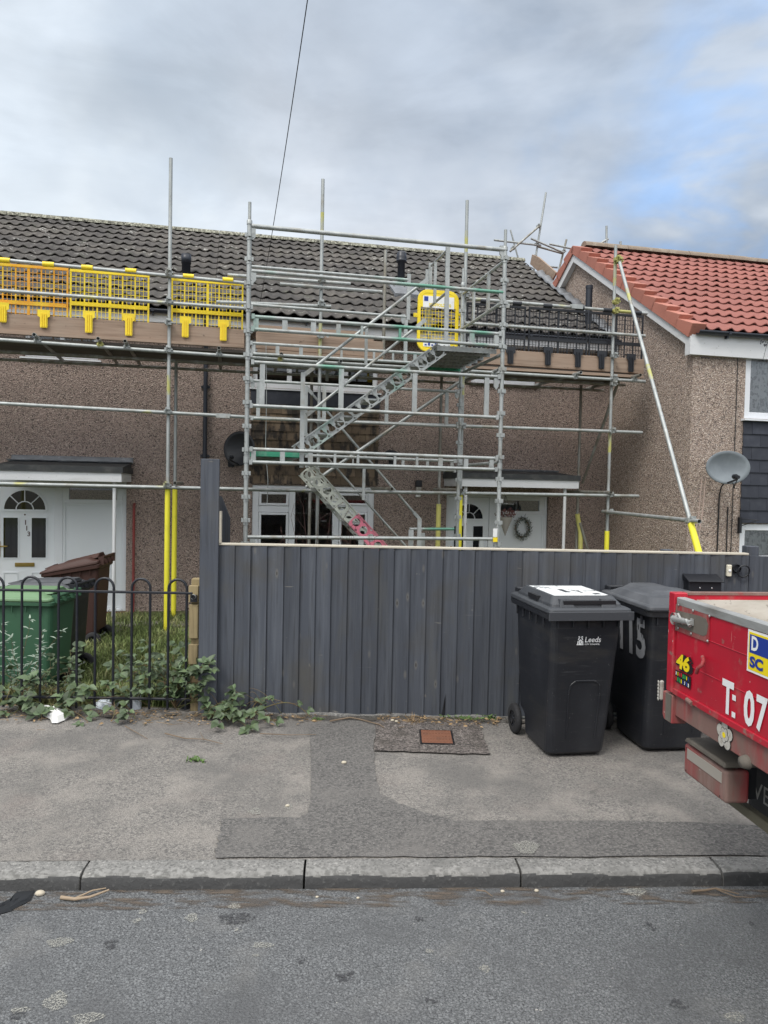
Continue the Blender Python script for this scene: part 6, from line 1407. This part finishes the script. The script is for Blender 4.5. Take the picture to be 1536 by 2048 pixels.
# ================================================================== PLANTS
def leaf(mb, p, d, up, L_, W_, fold=.25):
    d = Vector(d).normalized(); up = Vector(up); s_ = d.cross(up); 
    if s_.length < .01: s_ = Vector((1,0,0))
    s_.normalize(); n_ = s_.cross(d); p = Vector(p); prof = ((0,.04),(.25,.42),(.5,.5),(.78,.3),(1,.02)); V = []
    for t, w_ in prof:
        c_ = p+d*L_*t-n_*L_*.25*t*t; V += [c_-s_*W_*w_+n_*W_*w_*fold*2, c_, c_+s_*W_*w_+n_*W_*w_*fold*2]
    mb.add(V, [(3*i+j, 3*i+j+1, 3*i+4+j, 3*i+3+j) for i in range(4) for j in (0, 1)], False)
def bramble(root, stems, label, ls=.07, dens=1., group='brambles growing through the railing'):
    t = thing('bramble', label, 'bramble', root, W, group); st = MB(); lf = MB()
    for tip, arch, r in stems:
        a, b = Vector(root), Vector(tip); n = 14; pts = []; L_ = (b-a).length; w1 = Vector((random.gauss(0,.04),random.gauss(0,.04),0))
        for k in range(n+1):
            q = k/n; p = a.lerp(b, q)+Vector((0,0,arch*4*q*(1-q)))+w1*sin(q*5); pts.append(p)
        st.path(pts, r, 5, r*.5, caps=False)
        k = .12
        while k < 1.0:
            i = min(n-1, int(k*n)); p = pts[i].lerp(pts[i+1], k*n-i); d = (pts[i+1]-pts[i]).normalized(); a_ = random.uniform(0,2*pi); od = (Vector((cos(a_), sin(a_)*.8-.35, random.uniform(.1,.8)))+d*.4).normalized(); e = p+od*random.uniform(.03,.07)
            st.path([p,e],.0018,3,caps=False); sz = ls*random.uniform(.7,1.15); up = Vector((random.gauss(0,.3),random.gauss(-.35,.3),1)); sd_ = od.cross(up).normalized()
            leaf(lf, e, od+Vector((0,0,-.25)), up, sz, sz*.80); leaf(lf, e, od*.35+sd_, up, sz*.8, sz*.6); leaf(lf, e, od*.35-sd_, up, sz*.8, sz*.6)
            k += .060/L_/dens*random.uniform(.7,1.3)
    for _ in range(7):
        a_ = random.uniform(-.3, pi+.3); p0 = Vector(root)+Vector((random.gauss(0,.15),random.gauss(0,.06),0)); e = p0+Vector((cos(a_)*random.uniform(.15,.4), random.uniform(-.25,.1), random.uniform(-.0,.2))); e.z = max(e.z, .015)
        st.path([p0.lerp(e,q)+Vector((0,0,.22*q*(1-q)+.01)) for q in [j/6 for j in range(7)]], .0022, 4, .0012, caps=False)
    part('stems', st, m_stem, t, fixn=False); part('leaves', lf, m_leaf, t, fixn=False)
def RX(px): return FP(px, 1420).x
def near(px, dy, z): p = FP(px, 1420, dy); w_ = F.w((p.x, dy, z)); return tuple(w_)
def wpt(px, py, t): p = FP(px, py, t); return tuple(F.w(p))
bramble(near(40,.05,0), [(wpt(8,1395,-.10),.10,.004),(wpt(70,1375,-.08),.10,.004),(wpt(95,1450,-.25),.06,.004),(wpt(15,1455,-.20),.05,.004),(wpt(20,1340,.3),.05,.003),(wpt(75,1420,-.12),.08,.003)], 'low bramble with broad dark leaves at the foot of the railing, furthest left', .085)
bramble(near(140,.08,0), [(wpt(150,1410,-.12),.06,.004),(wpt(110,1385,.10),.08,.004),(wpt(185,1385,-.05),.08,.004),(wpt(165,1455,-.30),.05,.004),(wpt(140,1300,.3),.04,.003),(wpt(130,1335,.2),.05,.003)], 'bramble behind the white litter at the middle of the railing', .085)
bramble(near(250,.15,0), [(wpt(215,1380,-.05),.10,.004),(wpt(280,1345,.15),.1,.004),(wpt(235,1330,.25),.06,.003),(wpt(300,1390,-.1),.08,.004),(wpt(215,1432,-.18),.06,.004),(wpt(262,1432,-.2),.03,.003)], 'bramble arching over the pale plastic bag behind the railing', .07, 1.1)
bramble(near(350,.12,0), [(wpt(285,1330,.1),.10,.004),(wpt(330,1310,.15),.06,.004),(wpt(372,1300,.05),.05,.004),(wpt(412,1335,-.10),.08,.004),(wpt(432,1340,-.14),.10,.004),(wpt(395,1365,-.12),.08,.004),(wpt(345,1350,0),.06,.004),(wpt(430,1385,-.16),.06,.004),(wpt(300,1360,.05),.08,.004)], 'tallest and leafiest bramble, in front of the timber post', .078, 1.35)
bramble(near(420,-.12,0), [(wpt(500,1392,-.16),.07,.0045),(wpt(478,1440,-.30),.08,.004),(wpt(540,1446,-.28),.07,.004),(wpt(505,1462,-.38),.05,.004),(wpt(455,1450,-.30),.05,.003),(wpt(470,1405,-.14),.05,.003)], 'bramble trailing over the footpath at the foot of the tall board', .075, 1.1)
bramble(near(500,-.10,.02), [(wpt(560,1402,-.12),.06,.004),(wpt(628,1443,-.22),.13,.005)], 'thin bramble runner curving down across the boards onto the trench repair', .05, .45)
bramble(near(300,.35,-.05), [(wpt(255,1310,.4),.10,.003),(wpt(300,1290,.5),.08,.003),(wpt(345,1300,.4),.06,.003),(wpt(270,1350,.3),.06,.003),(wpt(320,1330,.35),.05,.003)], 'bramble growing in the lawn just behind the railing, left of the timber post', .06, 1.2)
bramble(near(90,.30,-.04), [(wpt(60,1370,.3),.08,.003),(wpt(120,1350,.3),.08,.003),(wpt(160,1365,.25),.06,.003),(wpt(100,1320,.35),.05,.003)], 'bramble growing right against the foot of the green bin', .06, 1.2)
# silver-leaved shrub
t = thing('silver_leaved_shrub', 'silvery narrow-leaved shrub in front of the green bin', 'shrub', near(45,.35,-.05), W); st = MB(); lf = MB()
for k, (px, py, dy) in enumerate(((5,1250,.35),(20,1275,.3),(55,1240,.35),(75,1290,.3),(30,1310,.3),(95,1300,.3),(50,1330,.25),(10,1335,.3),(120,1262,.3),(70,1340,.25),(85,1265,.35),(0,1290,.3))):
    a = Vector(near(45,.35,-.05))+Vector((random.gauss(0,.05),0,0)); b = Vector(wpt(px,py,dy)); pts = [a.lerp(b,q)+Vector((0,0,.10*q*(1-q)))+Vector((.02*sin(q*6+k),0,0)) for q in [j/8 for j in range(9)]]; st.path(pts,.003,4,.0012,caps=False)
    for j in range(2,9):
        for _ in range(4 if j > 5 else 2): a_ = random.uniform(0,2*pi); leaf(lf, pts[j], (cos(a_),sin(a_)*.6,random.uniform(-.1,.9)), (0,-.3,1), random.uniform(.03,.07), .014)
part('stems', st, m_stem, t, fixn=False); part('leaves', lf, m_leaf_silver, t, fixn=False)
# bare twiggy shrubs behind the fence
def twiggy(root, tips, label, mat=m_redtwig):
    t = thing('bare_shrub', label, 'shrub', root, W, 'bare shrubs behind the fence'); mb = MB(); r_ = Vector(root)
    for k, tip in enumerate(tips):
        b = Vector(tip); pts = [r_.lerp(b,q)+Vector((.05*sin(q*3+k)*q,.03*cos(k)*q,.12*q*(1-q))) for q in [j/8 for j in range(9)]]; mb.path(pts,.004,5,.0014,caps=False)
        for j in range(4,9):
            d = Vector((random.gauss(0,.07),random.gauss(0,.05),random.uniform(.03,.14))); mb.path([pts[j],pts[j]+d*.6,pts[j]+d*1.2],.002,3,.001,caps=False)
    part('branches', mb, mat, t, fixn=False)
twiggy(near(640,.8,-.2), [wpt(x,y,.8) for x,y in ((560,1065),(590,1035),(618,1012),(640,1040),(655,1020),(675,1038),(690,1060),(610,1075),(570,1090))], 'bare reddish twiggy shrub poking above the fence in front of the wide window')
twiggy(near(745,.8,-.2), [wpt(x,y,.8) for x,y in ((735,1055),(715,1070),(760,1075),(700,1085),(690,1048))], 'smaller bare shrub above the fence by the pink stair foot')
# weeds and tufts
def weed(p, n, hh, spread, label, mat=m_leaf, lw=.4, name='weed'):
    mb = MB(); p = Vector(p)
    for k in range(n):
        a_ = random.uniform(0,2*pi); o = Vector((random.gauss(0,spread),random.gauss(0,spread*.35),0)); leaf(mb, p+o, (cos(a_),sin(a_)*.6-.2,random.uniform(.2,1.6)), (0,-.4,1), random.uniform(.4,1)*hh, hh*lw*random.uniform(.6,1))
    solo(name, mb, mat, label, 'weed', tuple(p), W, 'weeds along the fence', fixn=False)
m_weed = M('weed_green', (.075,.135,.03), .6, island=.4)
weed(GP(890,1436), 26, .05, .03, 'small bright green weed growing at the split in the fence foot', m_weed); weed(GP(940,1440), 90, .05, .06, 'spreading green weed along the fence foot left of the bins', m_weed); weed(GP(978,1438), 45, .06, .025, 'weed clump nearest the left bin wheel', m_weed)
weed(GP(826,1446), 26, .09, .015, 'straw-coloured grass tuft at the fence foot above the gritty patch', m_dry, .07); weed(GP(393,1522), 40, .035, .03, 'flat little weed growing through the middle of the footpath', m_weed); weed(GP(635,1440), 30, .035, .02, 'tiny weed at the fence foot by the trench repair', m_weed); weed(GP(790,1432), 14, .12, .03, 'dark dead stalks against the fence boards', m_twig, .05)
# litter of leaves and twigs along the fence and railing
mb = MB()
for k in range(800):
    px = random.choice((random.uniform(0,420), random.uniform(0,640), random.uniform(760,1000))); dy = -abs(random.gauss(0,.10))-.02 if px > 400 else random.gauss(-.06,.12); p = FP(px,1420,dy); q = F.w((p.x,dy,.012+(.0 if dy < 0 else -.02))); a_ = random.uniform(0,2*pi); L_ = random.uniform(.012,.04)
    if random.random() < .6: leaf(mb, q, (cos(a_),sin(a_),.1), (random.gauss(0,.4),random.gauss(0,.4),1), L_, L_*.5)
    else: mb.path([q+Vector((0,0,-.004)), q+Vector((cos(a_),sin(a_),random.uniform(0,.1)))*L_*3], .0015, 3, caps=False)
struct('leaf_litter', mb, m_dry, kind='stuff', fixn=False)
def stick(pts_px, r, label, z=.012, mat=m_twig, base=None, branch=()):
    P = [GP(x,y,z)+Vector((0,0,random.uniform(0,.012))) for x,y in pts_px]; mb = MB().path(P, r, 6, r*.5)
    for br in branch: mb.path([GP(x,y,z)+Vector((0,0,.004)) for x,y in br], r*.6, 5, r*.3)
    solo('stick', mb, mat, label, 'stick', tuple(P[0]), W, 'fallen sticks', fixn=False)
stick(((660,1445),(700,1437),(720,1440),(760,1452),(768,1456)), .007, 'curved bare stick lying across the top of the trench repair')
stick(((330,1470),(370,1478),(408,1481),(445,1490)), .005, 'long thin twig on the footpath below the brambles', branch=(((408,1481),(400,1465)),))
stick(((250,1455),(295,1478)), .004, 'short twig on the footpath under the railing end'); stick(((520,1470),(580,1473),(632,1470)), .004, 'thin pale twig on the footpath left of the trench repair')
stick(((122,1795),(150,1799),(180,1798),(218,1785)), .009, 'forked pale stick in the gutter', ZR+.01, M('pale_wood',(.30,.23,.16),.8), branch=(((150,1799),(185,1783),(212,1778)),))
stick(((1384,1785),(1410,1783),(1432,1780),(1478,1789)), .006, 'brown stick in the gutter at the right', ZR+.01, branch=(((1432,1780),(1470,1795),(1510,1797)),)); stick(((952,1785),(970,1787),(985,1793)), .004, 'tiny twig in the gutter right of centre', ZR+.01)
# litter and small things
def crumple(poly, z, h_, mat, name, label, cat, n=9):
    c0 = Vector((sum(p[0] for p in poly)/len(poly), sum(p[1] for p in poly)/len(poly))); rr = random.Random(len(poly)*7+n)
    P = [GP(x,y,z) for x,y in poly]; c_ = sum(P, Vector())/len(P); mb = MB(); m_ = len(P)
    rings = [[p+Vector((0,0,0)) for p in P]]
    for f_ in (.75,.45,.2): rings.append([c_+(p-c_)*f_*rr.uniform(.85,1.15)+Vector((0,0,h_*rr.uniform(.3,1.1))) for p in P])
    V = [p for r in rings for p in r]+[c_+Vector((0,0,h_*.6))]
    fs = [(i*m_+k,i*m_+(k+1)%m_,(i+1)*m_+(k+1)%m_,(i+1)*m_+k) for i in range(3) for k in range(m_)]+[(3*m_+k,3*m_+(k+1)%m_,4*m_) for k in range(m_)]
    mb.add(V, fs); return solo(name, mb, mat, label, cat, tuple(c_), W)
crumple([(84,1417),(92,1414),(105,1420),(112,1425),(120,1418),(135,1424),(142,1432),(130,1440),(115,1446),(104,1446),(100,1438),(86,1432)], .008, .05, m_paper, 'paper_litter', 'crumpled white paper lying in front of the railing', 'litter')
crumple([(186,1410),(205,1402),(235,1396),(240,1405),(232,1418),(210,1424),(190,1418)], -.01, .05, m_bag, 'plastic_bag', 'flattened pale grey plastic bag under the bramble', 'plastic bag', 5)
crumple([(256,1392),(275,1388),(285,1395),(282,1420),(262,1424),(254,1410)], -.01, .10, m_bag, 'plastic_bag', 'upright pale blue plastic bag right of the flattened one', 'plastic bag', 6)
crumple([(0,1808),(22,1800),(34,1783),(70,1781),(62,1800),(40,1812),(20,1822),(0,1828),(-30,1835),(-30,1812)], ZR+.004, .012, m_cloth, 'rag', 'black cloth rag lying in the gutter at the left edge', 'rag', 8)
crumple([(352,1395),(380,1388),(400,1395),(392,1415),(368,1420),(350,1410)], .0, .06, m_cloth, 'rag', 'torn black netting tangled in the bramble by the timber post', 'rag', 9)
def pebble(px, py, r, label, z=0., mat=m_stone):
    p = GP(px,py,z); mb = MB(); n = 10; rg = []
    for k in range(6):
        a = pi*k/5; rg.append([p+Vector((cos(2*pi*j/n)*sin(a)*r*1.3*random.uniform(.9,1.1), sin(2*pi*j/n)*sin(a)*r, (cos(a)+.7)*r*.7)) for j in range(n)])
    loft(mb, rg[::-1], True, True, True); solo('pebble', mb, mat, label, 'pebble', tuple(p), W, 'pebbles')
for a in ((80,1790,.017,'pinkish pebble on the rag in the gutter',ZR),(42,1803,.010,'white pebble at the tip of the rag',ZR),(785,1442,.012,'white pebble at the fence foot, left of a pair',.01),(793,1444,.011,'white pebble at the fence foot, right of a pair',.01),
          (1073,1783,.009,'triangular white chip against the kerb',ZR),(1005,1784,.008,'white chip in the gutter beside a tiny twig',ZR),(634,1795,.006,'white chip in the gutter below the kerb joint',ZR),(688,1527,.014,'white crumb on the trench repair',.006),(716,1797,.006,'white grain in the gutter just right of the centre joint',ZR),(575,1613,.010,'white chip on the footpath left of the trench repair',.0)):
    pebble(a[0],a[1],a[2],a[3],a[4])
# inspection cover
fr_ = Fr(GP(873,1478).x, GP(873,1478).y, .012, R(-1)); a_ = (GP(843,1478)-GP(903,1478)).length/2; b_ = (GP(873,1465)-GP(873,1490)).length/2
t = thing('inspection_cover', 'small rusty iron cover set in the gritty tarmac patch', 'drain cover', (0,0,0), fr_)
part('lid', MB().box((-a_,-b_,0),(a_,b_,.008)), m_rust, t, bevel=.002); rim_ = MB()
for x0,y0,x1,y1 in ((-a_-.012,-b_-.012,a_+.012,-b_-.002),(-a_-.012,b_+.002,a_+.012,b_+.012),(-a_-.012,-b_-.002,-a_-.002,b_+.002),(a_+.002,-b_-.002,a_+.012,b_+.002)): rim_.box((x0,y0,0),(x1,y1,.006))
part('frame', rim_, m_s_black, t); rb = MB()
for k in range(9):
    for j in range(5): x, y = -a_+.02+(2*a_-.04)*k/8, -b_+.015+(2*b_-.03)*j/4; rb.box((x-.006,y-.004,.008),(x+.006,y+.004,.0105))
part('tread', rb, m_rust, t)
# lichen and paint splashes, tar spots
k_ = 0
for (px, py, rx, ry, mt, z) in ((1053,1694,25,13,m_lichen,.0115),(384,1835,13,8,m_lichen,0),(285,1824,8,5,m_lichen,0),(273,1842,9,4,m_lichen,0),(468,1813,12,6,m_lichen,0),(524,1890,20,7,m_lichen,0),(511,1911,8,3,m_lichen,0),(473,1860,5,4,m_lichen,0),(858,1902,8,5,m_lichen,0),(970,1937,11,7,m_lichen,0),(112,2000,24,16,m_lichen,0),(175,2036,30,12,m_lichen,0),(40,2020,18,6,m_lichen,0),
        (1048,1826,6,3,m_lichen,0),(510,1622,12,6,m_lichen,.0035),(577,1613,10,5,m_lichen,.0035),(1270,1785,22,8,m_lichen,0),(1470,2034,22,9,m_lichen,0),(118,1885,26,8,m_lichen,0),(222,1888,14,9,m_oil,0),(690,1953,18,12,m_oil,0),(602,1921,9,6,m_oil,0),(862,2000,13,8,m_oil,0),(1358,2008,17,9,m_oil,0),(470,1838,34,12,m_oil,0),(1505,1849,6,4,m_oil,0),(838,1838,10,6,m_oil,0),(1300,1853,12,7,m_oil,0),(35,2030,16,8,m_oil,0)):
    p = GP(px,py,ZR if not z else z); q1 = (GP(px+rx,py,p.z)-p).length; q2 = (GP(px,py-ry,p.z)-p).length; n = 18; k_ += 1; a0 = random.uniform(0,6); zz_ = (ZR-.003+.0005*k_/30 + (-.05/8.9)*max(0,(kerbline(p.x)-.125-p.y)) + .0065) if not z else z
    mb = MB().face([(p.x+cos(2*pi*j/n)*q1*(1+.22*sin(3*2*pi*j/n+a0)+random.uniform(-.12,.12)), p.y+sin(2*pi*j/n)*q2*(1+.2*sin(2*2*pi*j/n+a0)+random.uniform(-.12,.12)), zz_) for j in range(n)])
    struct('road_mark' if not z else 'footpath_mark', mb, mt, fixn=False)
